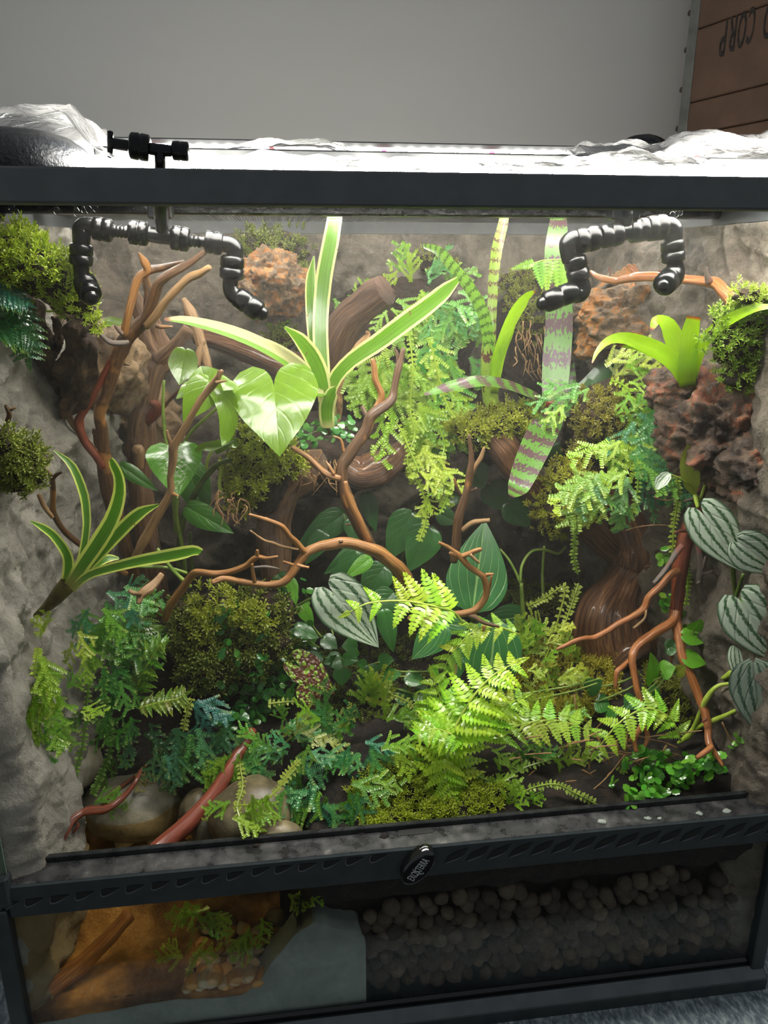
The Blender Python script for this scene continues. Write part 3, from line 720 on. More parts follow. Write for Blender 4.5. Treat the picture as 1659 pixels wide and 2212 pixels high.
def lid_block(parent, px, py, hw):
    c = P(px, py, Y); return fixn(mk('lid_block', *box(c[0]-hw, c[0]+hw, c[1]-.006, c[1]+.006, c[2]-.004, c[2]+.006, .001)[:2], M['fit'], parent, smooth=False))
def nozzle(parent, a, b, w_, Ya, Yb):
    o = collar(parent, a, b, w_, Ya, Yb, 'nozzle_head')
    A, B = P(*a, Ya), P(*b, Yb); D = nrm(B-A); m = pxm(B)
    mk('nozzle_tip', *tube([B-D*.001, B+D*.003, B+D*.005], [w_*.34*m, w_*.30*m, w_*.12*m], 16, 3, 0)[:2], M['fit'], o)
Y = .10
ml = thing('misting_nozzle', P(346, 440, Y), 'black double misting nozzle under the lid at left, its inlet fitting standing above the lid', 'mister', 'misting nozzles')
g = lambda n_, p_, w_, y=Y, **k: fitting(ml, n_, p_, w_, y, **k)
ZL = lambda px, z: P(px, 0, Y)
g('lid_stem', [(346, 322, .03), (346, 362, .033), (347, 430, .07), (350, 500)], [24, 24, 40, 26]); lid_block(ml, 347, 459, .0078)
YI = .030
g('inlet_cap', [(238, 284), (238, 340)], [13, 13], YI); g('inlet_tube', [(236, 309), (300, 318), (352, 325), (400, 327)], [22, 24, 26, 20], YI)
collar(ml, (279, 314), (325, 321), 56, YI); collar(ml, (371, 325), (409, 328), 40, YI)
g('tee_body', [(318, 505), (345, 509), (372, 513)], [32, 34, 32])
g('ribbed_tube', [(240, 497), (246, 498), (250, 498), (254, 499), (258, 499), (262, 500), (266, 500), (270, 501), (285, 502)], [22, 30, 20, 28, 20, 28, 20, 26, 22])
g('ribbed_tube', [(405, 518), (412, 519), (416, 519), (421, 520), (425, 520), (430, 521), (434, 521), (446, 523)], [22, 30, 20, 28, 20, 28, 20, 24])
collar(ml, (244, 499), (199, 492), 50, Y); collar(ml, (321, 506), (277, 500), 52, Y); collar(ml, (368, 512), (410, 519), 52, Y); collar(ml, (442, 521), (482, 528), 48, Y)
g('elbow', [(205, 491), (186, 489), (177, 496), (176, 512), (176, 535)], [36, 38, 40, 38, 36]); g('elbow', [(478, 526), (496, 529), (506, 538), (507, 552), (504, 570)], [34, 36, 38, 36, 34])
collar(ml, (176, 526), (175, 575), 50, Y); collar(ml, (503, 552), (499, 605), 52, Y)
g('elbow', [(175, 568), (177, 595), (180, 612), (189, 626)], [34, 32, 36, 40]); g('elbow', [(499, 600), (497, 618), (503, 634), (518, 646)], [34, 32, 36, 38])
nozzle(ml, (181, 604), (197, 641), 50, Y, Y-.012); nozzle(ml, (510, 638), (564, 676), 46, Y, Y-.004)
mr = thing('misting_nozzle', P(1346, 450, Y), 'black double misting nozzle under the lid at right, one head aimed low to the left', 'mister', 'misting nozzles')
g = lambda n_, p_, w_, y=Y, **k: fitting(mr, n_, p_, w_, y, **k)
g('lid_stem', [(1346, 380), (1346, 430), (1348, 470), (1349, 500)], [30, 44, 44, 28]); lid_block(mr, 1346, 462, .0105)
g('tee_body', [(1315, 507), (1348, 500), (1378, 496)], [36, 38, 36]); g('supply_stub', [(1346, 322), (1346, 380)], [26, 28])
collar(mr, (1345, 503), (1296, 513), 50, Y); collar(mr, (1295, 512), (1243, 522), 54, Y); collar(mr, (1358, 501), (1400, 494), 50, Y); collar(mr, (1396, 495), (1440, 489), 54, Y)
g('elbow', [(1256, 517), (1238, 517), (1229, 527), (1229, 545), (1233, 565)], [34, 38, 42, 38, 36]); g('elbow', [(1432, 488), (1446, 488), (1454, 496), (1455, 510), (1454, 530)], [36, 38, 40, 38, 36])
collar(mr, (1240, 553), (1252, 608), 50, Y); collar(mr, (1452, 518), (1455, 568), 50, Y)
g('elbow', [(1250, 600), (1258, 622), (1252, 634), (1235, 637)], [34, 36, 38, 36]); g('elbow', [(1455, 562), (1461, 582), (1458, 598), (1449, 604)], [32, 34, 38, 40])
nozzle(mr, (1246, 627), (1174, 655), 46, Y, Y-.004); nozzle(mr, (1457, 592), (1432, 618), 50, Y, Y-.014)

# ------------------------------------------------------------------ inside the tank: sculpted walls
def wall_panel(label, fn, na, nb, bumps=(), seed=0, amp=.016, mat='mortar_wall'):
    V, F = [], []
    for j in range(nb+1):
        for i in range(na+1):
            p, nrm_ = fn(i/na, j/nb)
            q = Vector(p*9)+Vector((seed, 0, 0))
            h = amp*noise.fractal(q, .9, 2.1, 6) + amp*.55*(1-abs(noise.noise(q*2.2)))**3
            d = noise.voronoi(q*3.5)[0]; h += amp*.35*min(.5, d[1]-d[0])
            h += amp*.26*noise.noise(q*7)+amp*.30*(1-abs(noise.noise(q*4.3+Vector((5, 1, 2))))*2)**3*.6+amp*.16*noise.noise(q*15)+amp*.10*noise.noise(q*31)
            for c, r, a in bumps:
                dd = np.linalg.norm((p-c)/r)
                if dd < 1: h += a*(1-dd*dd)**1.5
            V.append(p+nrm_*h)
    for j in range(nb):
        for i in range(na):
            a = j*(na+1)+i; F.append([a, a+1, a+na+2, a+na+1])
    return mk('rock_lining', V, F, M[mat], label=label, cat='background', group='sculpted rock background')
A3 = np.array
def side(s, u, v):                              # side lining; its last columns turn the front corner and run out to the glass
    if u < .93: return A3([s*.283, .415-.400*u/.93, .03+.597*v]), A3([-s*1., 0, 0])
    k = (u-.93)/.07; a = min(1, k*2.2)*math.pi/2
    return A3([s*(.283+.0125*k), .015-.008*min(1, k*2.2), .03+.597*v]), A3([-s*math.cos(a), -.25*math.sin(a), 0])*(1-.7*k)
wall_panel('grey-brown sculpted rock lining along the back of the tank', lambda u, v: (A3([-.296+.592*u, .425, .03+.597*v]), A3([0, -1., 0])), 230, 230, [(A3([-.12, .425, .30]), A3([.2, 1, .10]), .03), (A3([.2, .425, .52]), A3([.12, 1, .1]), .03)], 3)
wall_panel('pale grey sculpted rock lining along the left side, bare near the front', lambda u, v: side(-1, u, v), 170, 230, [(A3([-.283, .30, .42]), A3([1, .14, .18]), .035), (A3([-.283, .07, .18]), A3([1, .09, .16]), .010), (A3([-.283, .25, .24]), A3([1, .14, .1]), .03)], 11, .014, 'mortar_left')
wall_panel('brown-grey sculpted rock lining along the right side', lambda u, v: side(1, 1-u, v), 170, 230, [(A3([.283, .32, .5]), A3([1, .14, .14]), .03), (A3([.283, .05, .15]), A3([1, .08, .07]), .02)], 23, .014)
# ------------------------------------------------------------------ ground with the pool cut into its front left corner
def sst(a, b, x): t = max(0., min(1., (x-a)/(b-a))); return t*t*(3-2*t)
WATER = .152
def pool(y): return .058+.088*sst(.045, .135, y)
def ground(x, y):
    z = .178+.03*sst(.02, .35, y)+.012*noise.fractal(Vector((x*16, y*16, 2)), 1., 2., 4)+.006*noise.fractal(Vector((x*70, y*70, 7)), 1., 2., 3)
    z += .075*math.exp(-((x+.185)/.075)**2-((y-.29)/.08)**2)
    z += .03*math.exp(-((x-.24)/.07)**2-((y-.14)/.09)**2) + .018*math.exp(-((x-.03)/.1)**2-((y-.10)/.07)**2)
    e = .004*noise.noise(Vector((x*40, y*40, 0)))
    k = sst(-.075, -.105, x+e)*sst(.150, .112, y+e)
    z = min(z, .172+max(0, y-.02)*.9)
    return z*(1-k)+pool(y)*k
gx, gy = np.linspace(-.29, .295, 118), np.linspace(.0075, .43, 90)
V, F = [], []
for y in gy:
    for x in gx: V.append((x, y, ground(x, y)))
nx_ = len(gx)
for j in range(len(gy)-1):
    for i in range(nx_-1):
        a = j*nx_+i; F.append([a, a+1, a+nx_+1, a+nx_])
k0 = len(V)
for i, x in enumerate(gx):                     # the face of the bed behind the front glass
    for t in range(7):
        z = .0300+(V[i][2]-.0300)*(0, .3, .5, .6, .7, .8, 1)[t]; V.append((x, (.0265-.018*sst(.112, .135, z)*(x > -.085)+.004*noise.noise(Vector((x*60, z*60, 1)))) if t < 6 else .0075, z if x > -.085 else min(z, .06)))
for i in range(nx_-1):
    for t in range(6):
        a = k0+i*7+t; F.append([a, a+7, a+8, a+1])
mk('soil_bed', V, F, M['soil'], label='dark soil bed across the tank floor, cut away for the pool at front left', cat='soil')
# amber sand and grey mortar seen through the low front glass, left
def bank(name, outline, y0, y1, mat, slope, seed, **k):     # outline = pixel line of the crest at the glass
    C = catmull([P(x, y, y0) for x, y in outline], 60); V, F = [], []
    for i, c in enumerate(C):
        q = Vector(c*50); w_ = .002*noise.fractal(q, 1, 2, 3)
        V += [(c[0], y0, .0300), (c[0], y0, c[2]+w_), (c[0], (y0+y1)/2, c[2]+slope*.5+w_), (c[0], y1, c[2]+slope+w_*2)]
    for i in range(len(C)-1):
        for j in range(3):
            a = i*4+j; F.append([a, a+4, a+5, a+1])
    return mk(name, V, F, mat, **k)
V, F = [], []; sx_, sy_ = np.linspace(-.291, -.082, 70), np.concatenate([[.0058, .0058], np.linspace(.0062, .142, 46)])
for j, y in enumerate(sy_):
    for x in sx_:
        q = Vector((x*45, y*45, 4)); h = pool(y)+.002+.0022*noise.fractal(q, 1, 2.1, 4)
        V.append((x, y, .031 if j == 0 else h))
for j in range(len(sy_)-1):
    for i in range(69): a = j*70+i; F.append([a, a+1, a+71, a+70])
mk('sand_bed', V, F, M['sand'], label='amber sand on the pool floor under the sunken stick', cat='sand')
bank('mortar_ridge', [(70, 2216), (120, 2206), (220, 2186), (330, 2166), (430, 2158), (520, 2150), (560, 2120), (590, 2080), (625, 2035), (655, 2008), (690, 1992), (720, 2004), (750, 2012), (775, 2012), (790, 2040)], .0052, .03, M['mortar'], -.002, 2, label='grey mortar ridge pressed against the low front glass', cat='mortar')
# water
V, F, _ = box(-.292, -.078, .0056, .150, .0325, WATER)
wt = fixn(mk('pool_water', V, F, M['water'], smooth=False, label='amber tea-coloured water in the front left pool', cat='water')); wt['kind'] = 'stuff'

# ------------------------------------------------------------------ stones
def stone(label, px, py, Y, w_, h_, dep, mat, rot=0, sub=4, name='river_stone', cat='stone', group=None, **k):
    kw = dict(amp=.10, freq=1.1, seed=px % 17); kw.update(k)
    return mk(name, *pblob(px, py, Y, w_, h_, dep, rot, sub=sub, **kw)[:2], M[mat], label=label, cat=cat, group=group)
G = 'river stones round the pool'
stone('large smooth grey boulder half sunk at the back of the pool', 285, 1740, .125, 220, 130, .035, 'river_grey', 6, group=G)
stone('upright tan stone behind the slanting red stick', 425, 1752, .098, 76, 96, .018, 'river_stone', 20, group=G)
stone('small wet olive stone standing in the water in front of the red stick', 446, 1786, .072, 60, 100, .016, 'river_grey', 20, group=G)
stone('big olive boulder right of the pool under trailing spikemoss', 545, 1765, .060, 190, 170, .030, 'river_stone', -15, group=G)
stone('tan pebble against the front channel below the blue-green spray', 612, 1806, .034, 96, 62, .012, 'river_stone', 14, group=G)
stone('pale stone at the waterline left of the grey boulder', 215, 1705, .15, 60, 36, .014, 'river_stone', 0, group=G)
stone('dark stone under the shadow of the bank at left', 165, 1650, .14, 110, 80, .03, 'river_grey', 0, group=G)
# pebbles on the pool floor
pb = [mesh('pebble', *blob((0, 0, 0), (1, .8, .6), 2, .22, 1.2, s)[:2], M['pebble']) for s in range(5)]
def pebble(p, s, k, label, group):
    Mx = Matrix.Translation(p) @ Matrix.Rotation(RNG.uniform(0, 6.3), 4, 'Z') @ Matrix.Rotation(RNG.uniform(-.5, .5), 4, 'X') @ Matrix.Scale(s, 4)
    return tag(inst('pebble', pb[k % 5], Mx, None), label, 'pebble', group)
for i in range(46):
    x, y = RNG.uniform(250, 430), RNG.uniform(1745, 1830)
    p = PZ(x, y, .12)
    for _ in range(12): p = PZ(x, y, .5*p[2]+.5*(pool(p[1])+.003))
    if p[0] < -.28 or p[1] < .012: continue
    pebble(p, RNG.uniform(.0035, .0065), i, 'amber pebble lying in the shallow water left of the red stick', 'pebbles in the shallow pool')
k = 0
for row in range(8):
    for i in range(16):
        px = 395+i*19+RNG.uniform(-6, 6)+row*7; py = 2160-row*21+RNG.uniform(-6, 6)
        if not (370 < px < 665 and py > 2000): continue
        if py > 2165-max(0, px-540)*1.05: continue
        p = PZ(px, py, .07); hp = RNG.uniform(.003, .011)
        for _ in range(14): p = PZ(px, py, .5*p[2]+.5*(pool(p[1])+hp))
        if p[1] < .010: p[1] = .010
        pebble(p, RNG.uniform(.0042, .0082), k, 'small mixed pebble heaped behind the low front glass', 'pebbles behind the low glass'); k += 1
for px, py, w_, h_ in ((505, 2092, 36, 30), (380, 2150, 34, 28), (455, 2110, 30, 34), (600, 1985, 60, 46), (470, 2000, 90, 80)):
    stone('tan stone low in the pool behind the glass, %s' % {505: 'pale and pointed', 380: 'dark, beside the sand', 455: 'round and ochre', 600: 'broad, under the strip', 470: 'large and blurred by the water'}[px], px, py, .022 if w_ < 50 else .06, w_, h_, .008, 'river_stone', px % 40, 3, group='stones behind the low glass')
# clay balls
cb_ = [mesh('clay_ball', *blob((0, 0, 0), (1, 1, 1), 2, .22, 1.3, s+20)[:2], M['leca']) for s in range(6)]
rows = 0; n = 0
for row in range(10):
    z = .0375+row*.0098
    for i in range(27):
        x = -.040+i*.0129+(row % 2)*.0062+RNG.uniform(-.0028, .0028)
        top = .118+.018*noise.noise(Vector((x*22, 0, 5)))-.02*sst(.06, -.02, x)*0
        zz = z+RNG.uniform(-.003, .003)
        if x > .288 or zz > top or n >= 255: continue
        if x < -.02 and zz > .11: continue
        s = RNG.uniform(.0058, .0085)
        Mx = Matrix.Translation((x, .0150+RNG.uniform(-.001, .004), zz)) @ Matrix.Rotation(RNG.uniform(0, 6.3), 4, 'Y') @ Matrix.Rotation(RNG.uniform(0, 6.3), 4, 'X') @ Matrix.Diagonal((s, s*RNG.uniform(.75, 1), s*RNG.uniform(.75, 1), 1))
        tag(inst('clay_ball', cb_[n % 6], Mx, None), 'dull brown clay drainage ball packed behind the low front glass', 'clay ball', 'clay drainage balls'); n += 1

# ------------------------------------------------------------------ rocks and bark on the walls
def rock(label, px, py, Y, w_, h_, dep, mat, rot=0, sub=5, name='rock', cat='rock', **k):
    return stone(label, px, py, Y, w_, h_, dep, mat, rot, sub, name, cat, **k)
rock('orange-crusted rounded rock behind the left nozzle tip', 588, 618, .36, 150, 150, .045, 'rock_orange', 20, 6, amp=.26, freq=2., crumb=.08)
rock('broad orange-streaked rock under the top right branch', 1372, 690, .30, 270, 180, .05, 'rock_orange', -10, 6, amp=.3, freq=2.1, crumb=.08)
rock('dark red-brown lava rock on the right wall below the lime bromeliad', 1568, 925, .135, 300, 270, .05, 'rock_lava', 40, 6, amp=.34, freq=2.2, crumb=.11)
rock('small grey lava knob left of the lime bromeliad base', 1448, 842, .16, 100, 90, .03, 'rock_lava', 0, 5, amp=.32, freq=2.2, crumb=.11)
rock('lower lava outcrop trailing down the right wall', 1625, 1010, .085, 140, 150, .03, 'rock_lava', 20, amp=.34, freq=2.2, crumb=.11)
rock('tan layered rock wedge pointing right from the left wall', 268, 872, .345, 270, 150, .03, 'rock_tan', 38, amp=.3, freq=1.2, crumb=.12)
rock('ochre rough rock slope below the cork bark at left', 215, 800, .26, 190, 220, .035, 'rock_tan', 30, amp=.3, freq=1.2, crumb=.1)
def barkshell():
    parts = []
    C = pxs([(20, 600), (95, 620), (150, 660), (185, 700)], .13, .2)
    C2 = pxs([(60, 640), (95, 720), (110, 800), (120, 850)], .16, .24)
    for pts, w_, s in (([(20, 602), (80, 612), (130, 640), (168, 680), (192, 735)], [30, 44, 48, 44, 30], 1), ([(60, 650), (78, 700), (90, 760), (112, 830), (118, 890)], [30, 40, 44, 40, 20], 2), ([(172, 700), (160, 760), (142, 820), (130, 880)], [34, 40, 40, 26], 3), ([(190, 730), (182, 800), (160, 870), (110, 890)], [26, 40, 40, 30], 4), ([(120, 690), (128, 740), (105, 800)], [16, 14, 4], 5)):
        V, F, U = ptube(pts, w_, .14, .22, seg=28, per=12, bump=.6, seed=s, groove=.2, twist=.5); parts.append((V, F, U))
    V, F, _ = pblob(110, 780, .26, 150, 230, .03, sub=4, amp=.3, crumb=.1); parts.append((V, F, None))
    return join(parts)
V, F, U = barkshell(); mk('cork_bark', V, F, M['bark'], uv=U, label='hollow dark cork bark jutting from the left wall under moss', cat='bark')
rock('dark peaty ledge carrying the cream-edged bromeliad', 690, 990, .325, 400, 170, .06, 'peat', -4, name='planting_ledge', cat='ledge', amp=.25, freq=1.4, crumb=.12)
rock('dark peaty ledge under the banded upright bromeliad', 1075, 945, .33, 190, 110, .05, 'peat', 0, name='planting_ledge', cat='ledge', amp=.25, crumb=.12)
rock('dark backing of roots behind the hanging spikemoss', 860, 760, .40, 330, 300, .03, 'peat', 0, name='root_backing', cat='ledge', amp=.25, crumb=.1)
rock('brown root backing right of the striped bromeliad', 1150, 720, .40, 200, 260, .03, 'peat', 0, name='root_backing', cat='ledge', amp=.25, crumb=.1)
rock('mossy brown crown on top of the ridged trunk', 1300, 930, .27, 170, 150, .04, 'peat', -30, name='trunk_crown', cat='ledge', amp=.22, crumb=.1)
rock('peaty bank under the moss at mid left', 560, 1010, .24, 130, 190, .04, 'peat', 0, name='moss_bank', cat='ledge', amp=.2, crumb=.1)
rock('dark sloping bank under the fig creeper at left', 490, 1395, .215, 250, 240, .05, 'peat', 0, name='moss_bank', cat='ledge', amp=.2, crumb=.1)

# ------------------------------------------------------------------ wood
def wood(label, mat, main, limbs=(), name='spiderwood_branch', cat='branch', group=None, **k):
    """main / limbs = (pixel points, widths, Ya, Yb); the main stem is the thing, forks and twigs are parts"""
    kw = dict(seg=12, per=6, bump=.16); kw.update(k)
    V, F, U = ptube(main[0], main[1], main[2], main[3], seed=len(label), **kw)
    o = mk(name, V, F, M[mat], uv=U, label=label, cat=cat, group=group)
    for i, l in enumerate(limbs):
        kk = dict(kw); kk['seg'] = 9; kk['groove'] = 0
        V, F, U = ptube(l[0], l[1], l[2], l[3], seed=i+len(label), **kk)
        mk('limb' if max(l[1]) > 11 else 'twig', V, F, M[l[4] if len(l) > 4 else mat], o, uv=U)
    return o
wood('tall forked dark spiderwood rising at left past the misting nozzle', 'w_dark',
     ([(449, 539), (405, 571), (348, 605), (334, 635), (317, 683), (304, 700), (270, 737), (250, 791), (233, 842), (216, 889), (219, 923), (224, 967), (226, 1004), (236, 1061), (250, 1110), (272, 1180), (300, 1260), (350, 1330)], [10, 15, 22, 24, 26, 32, 32, 27, 26, 26, 24, 24, 32, 34, 32, 28, 26, 20], .16, .235),
     [([(300, 546), (312, 566), (317, 585), (297, 605), (277, 679), (268, 725)], [4, 18, 17, 18, 18, 16], .165, .18, 'w_orange'),
      ([(454, 577), (430, 592), (405, 602), (365, 642), (338, 679), (316, 705)], [12, 17, 17, 18, 17, 18], .15, .175, 'w_pale'),
      ([(398, 565), (350, 578), (314, 590), (320, 630), (316, 680)], [8, 14, 20, 18, 16], .19, .20, 'w_dark'),
      ([(250, 764), (216, 825), (179, 889), (170, 913), (182, 950), (205, 982), (222, 1010)], [16, 18, 18, 20, 18, 18, 18], .19, .205, 'w_red'),
      ([(144, 880), (152, 905), (168, 930), (178, 945)], [9, 14, 14, 10], .2, .2, 'w_pale'),
      ([(206, 709), (222, 727), (240, 740), (266, 741), (278, 738)], [5, 9, 12, 12, 8], .165, .17, 'w_grey'),
      ([(248, 703), (258, 714), (266, 722)], [6, 10, 10], .17, .17), ([(338, 703), (350, 706), (372, 706)], [10, 9, 5], .17, .165),
      ([(203, 938), (206, 930), (212, 960), (222, 972)], [8, 13, 16, 10], .205, .21), ([(190, 828), (205, 836), (215, 838)], [3, 4, 4], .19, .2), ([(268, 787), (280, 789)], [5, 2], .175, .17)])
wood('thick knotted brown trunk behind the dark spiderwood at left', 'w_brown',
     ([(318, 680), (330, 730), (345, 768), (334, 795), (325, 832), (314, 875), (306, 905), (304, 950), (299, 1000), (304, 1060), (312, 1130), (330, 1230), (350, 1330)], [44, 52, 62, 50, 46, 46, 56, 68, 56, 50, 46, 50, 40], .305, .30),
     [([(290, 632), (298, 660), (316, 710), (338, 750)], [22, 30, 32, 40], .30, .305), ([(408, 712), (385, 740), (362, 762), (345, 778)], [30, 32, 36, 36], .29, .30), ([(327, 868), (338, 880), (330, 900), (318, 910)], [14, 24, 24, 20], .285, .295, 'w_red'), ([(291, 978), (300, 972), (302, 1012)], [16, 24, 20], .282, .286, 'w_pale'), ([(345, 888), (370, 860), (395, 835)], [10, 9, 6], .29, .28, 'w_dark')],
     name='driftwood', cat='trunk', seg=28, bump=.22, groove=.05, twist=.6)
wood('pale split stick leaning behind the arrow leaves at upper left', 'w_pale', ([(396, 645), (412, 675), (428, 720), (440, 760), (452, 800)], [10, 26, 26, 24, 16], .33, .31), [([(440, 735), (432, 760), (426, 790)], [12, 16, 16], .315, .31)], group=None)
wood('slim pale branch crossing in front of the arrow leaves', 'w_pale',
     ([(480, 800), (470, 815), (462, 828), (435, 862), (408, 909), (388, 943), (375, 967), (374, 994), (368, 1031), (368, 1065), (338, 1119), (308, 1172), (292, 1205)], [7, 13, 17, 15, 15, 16, 20, 17, 15, 18, 20, 20, 18], .13, .15),
     [([(361, 930), (364, 945), (372, 964)], [6, 8, 9], .138, .14), ([(472, 799), (471, 808), (470, 816)], [3, 6, 8], .128, .13), ([(490, 822), (478, 824), (466, 826)], [3, 7, 9], .13, .13), ([(386, 1072), (376, 1068), (368, 1064)], [4, 8, 14], .14, .145, 'w_orange')])
wood('small dark twig on the left wall above the yellow-edged bromeliad', 'w_dark',
     ([(94, 1012), (111, 1031), (115, 1068), (115, 1105), (135, 1142), (169, 1173), (220, 1208), (272, 1240)], [8, 11, 12, 13, 13, 13, 14, 14], .10, .17), [([(134, 1020), (122, 1026), (113, 1035)], [5, 8, 9], .10, .105), ([(84, 1068), (96, 1095), (114, 1118)], [10, 11, 9], .11, .115, 'w_pale')])
wood('short dark twig stub on the left wall above the mid moss', 'w_dark', ([(12, 876), (20, 895), (14, 920), (28, 945)], [7, 11, 12, 10], .07, .08), [([(34, 880), (22, 886)], [4, 8], .055, .055), ([(0, 931), (14, 932)], [6, 8], .07, .075)])
wood('dark forked spiderwood standing before the centre ledge', 'w_dark',
     ([(872, 752), (861, 795), (851, 842), (843, 866), (803, 899), (790, 930), (757, 977), (739, 1007), (739, 1034), (746, 1065), (763, 1109), (783, 1149), (802, 1182)], [9, 15, 16, 22, 25, 24, 27, 26, 26, 25, 27, 28, 26], .19, .16),
     [([(805, 776), (808, 795), (811, 820), (824, 856), (806, 894)], [10, 13, 14, 16, 16], .185, .188, 'w_orange'), ([(853, 752), (858, 765), (861, 785)], [4, 7, 9], .19, .19), ([(782, 878), (788, 892), (796, 906)], [9, 9, 10], .19, .185),
      ([(720, 942), (736, 950), (742, 972), (748, 986)], [3, 6, 8, 8], .175, .175, 'w_orange'), ([(731, 946), (736, 952)], [4, 5], .175, .175),
      ([(631, 966), (668, 990), (702, 1021), (735, 1034)], [10, 12, 14, 14], .18, .165, 'w_orange'), ([(670, 1002), (690, 1014), (712, 1026)], [7, 9, 10], .175, .17, 'w_pale'), ([(704, 996), (712, 1008), (722, 1024)], [3, 7, 8], .17, .165, 'w_orange'), ([(746, 1040), (752, 1070), (775, 1120), (798, 1170)], [8, 14, 16, 12], .155, .15, 'w_orange'), ([(746, 1133), (758, 1134)], [3, 5], .152, .154)])
wood('long curved orange branch arching across the middle of the tank', 'w_orange',
     ([(882, 1285), (880, 1262), (874, 1246), (857, 1224), (824, 1197), (797, 1184), (749, 1172), (702, 1178), (668, 1190), (646, 1214), (631, 1238), (612, 1257), (581, 1263), (550, 1261), (520, 1256), (483, 1250), (458, 1259)], [22, 27, 30, 32, 30, 28, 26, 24, 22, 19, 18, 17, 14, 13, 13, 13, 11], .16, .115),
     [([(658, 1192), (642, 1174), (628, 1160), (608, 1136), (574, 1122), (538, 1111)], [14, 14, 13, 12, 10, 6], .135, .12), ([(644, 1187), (608, 1180), (588, 1172), (570, 1167), (540, 1146)], [5, 7, 7, 6, 4], .13, .12, 'w_pale'),
      ([(612, 1213), (620, 1216), (634, 1220)], [5, 6, 7], .122, .124), ([(667, 1226), (655, 1224), (642, 1220)], [6, 8, 8], .12, .124), ([(545, 1218), (546, 1235), (550, 1258)], [5, 8, 9], .11, .112), ([(737, 1172), (736, 1168)], [10, 12], .135, .135, 'w_dark'), ([(812, 1182), (818, 1192)], [7, 9], .145, .147, 'w_dark')])
wood('short bleached driftwood stub with a forked pale tip above the left spikemoss', 'w_pale', ([(350, 1240), (336, 1258), (322, 1272), (306, 1284), (299, 1304)], [12, 18, 22, 18, 10], .13, .11), [([(278, 1276), (290, 1282), (306, 1282)], [8, 11, 10], .112, .112), ([(344, 1258), (334, 1262)], [4, 8], .125, .125)], name='driftwood_twig')
wood('thin brown branch reaching in from the left to the arched branch', 'w_orange', ([(600, 1202), (575, 1206), (554, 1204), (527, 1224), (479, 1239), (432, 1236), (416, 1242), (395, 1270), (371, 1302), (356, 1340)], [5, 8, 12, 13, 15, 15, 16, 17, 18, 14], .105, .16), [([(556, 1188), (555, 1200)], [6, 9], .105, .106), ([(604, 1229), (575, 1224), (548, 1226)], [3, 6, 6], .105, .105, 'w_grey')])
wood('upright brown branch right of centre with broken tips', 'w_dark',
     ([(1013, 938), (1018, 984), (1016, 1017), (1006, 1068), (996, 1100), (989, 1126), (985, 1180), (980, 1215)], [6, 12, 15, 17, 18, 20, 20, 16], .19, .18), [([(1046, 966), (1038, 990), (1026, 1008), (1019, 1024)], [5, 11, 10, 10], .185, .188, 'w_pale'), ([(981, 1033), (986, 1050), (995, 1070)], [5, 6, 6], .185, .187), ([(1058, 1124), (1040, 1126), (1019, 1130), (999, 1146)], [9, 10, 11, 12], .17, .18, 'w_pale'), ([(1030, 1054), (1012, 1064)], [4, 5], .186, .187)])
wood('hooked orange twig curling over the pale-veined leaf', 'w_orange',
     ([(948, 1172), (965, 1180), (982, 1192), (992, 1200), (1013, 1224), (1035, 1239), (1046, 1250), (1050, 1285), (1030, 1314), (1002, 1325), (962, 1328), (911, 1342), (881, 1335)], [7, 8, 10, 13, 13, 13, 14, 15, 15, 15, 13, 12, 8], .13, .13),
     [([(1040, 1186), (1026, 1190), (1013, 1196), (998, 1202)], [9, 12, 12, 12], .125, .13), ([(1036, 1216), (1026, 1208), (1016, 1198)], [5, 7, 8], .122, .125, 'w_pale'), ([(972, 1194), (984, 1199)], [7, 10], .128, .13), ([(1066, 1240), (1050, 1242)], [5, 9], .128, .13), ([(1062, 1244), (1058, 1265), (1054, 1282)], [5, 6, 7], .127, .13), ([(1078, 1354), (1045, 1345), (1028, 1334), (1008, 1326)], [6, 9, 11, 11], .12, .13, 'w_dark'), ([(1044, 1364), (1046, 1352)], [5, 8], .12, .12)])
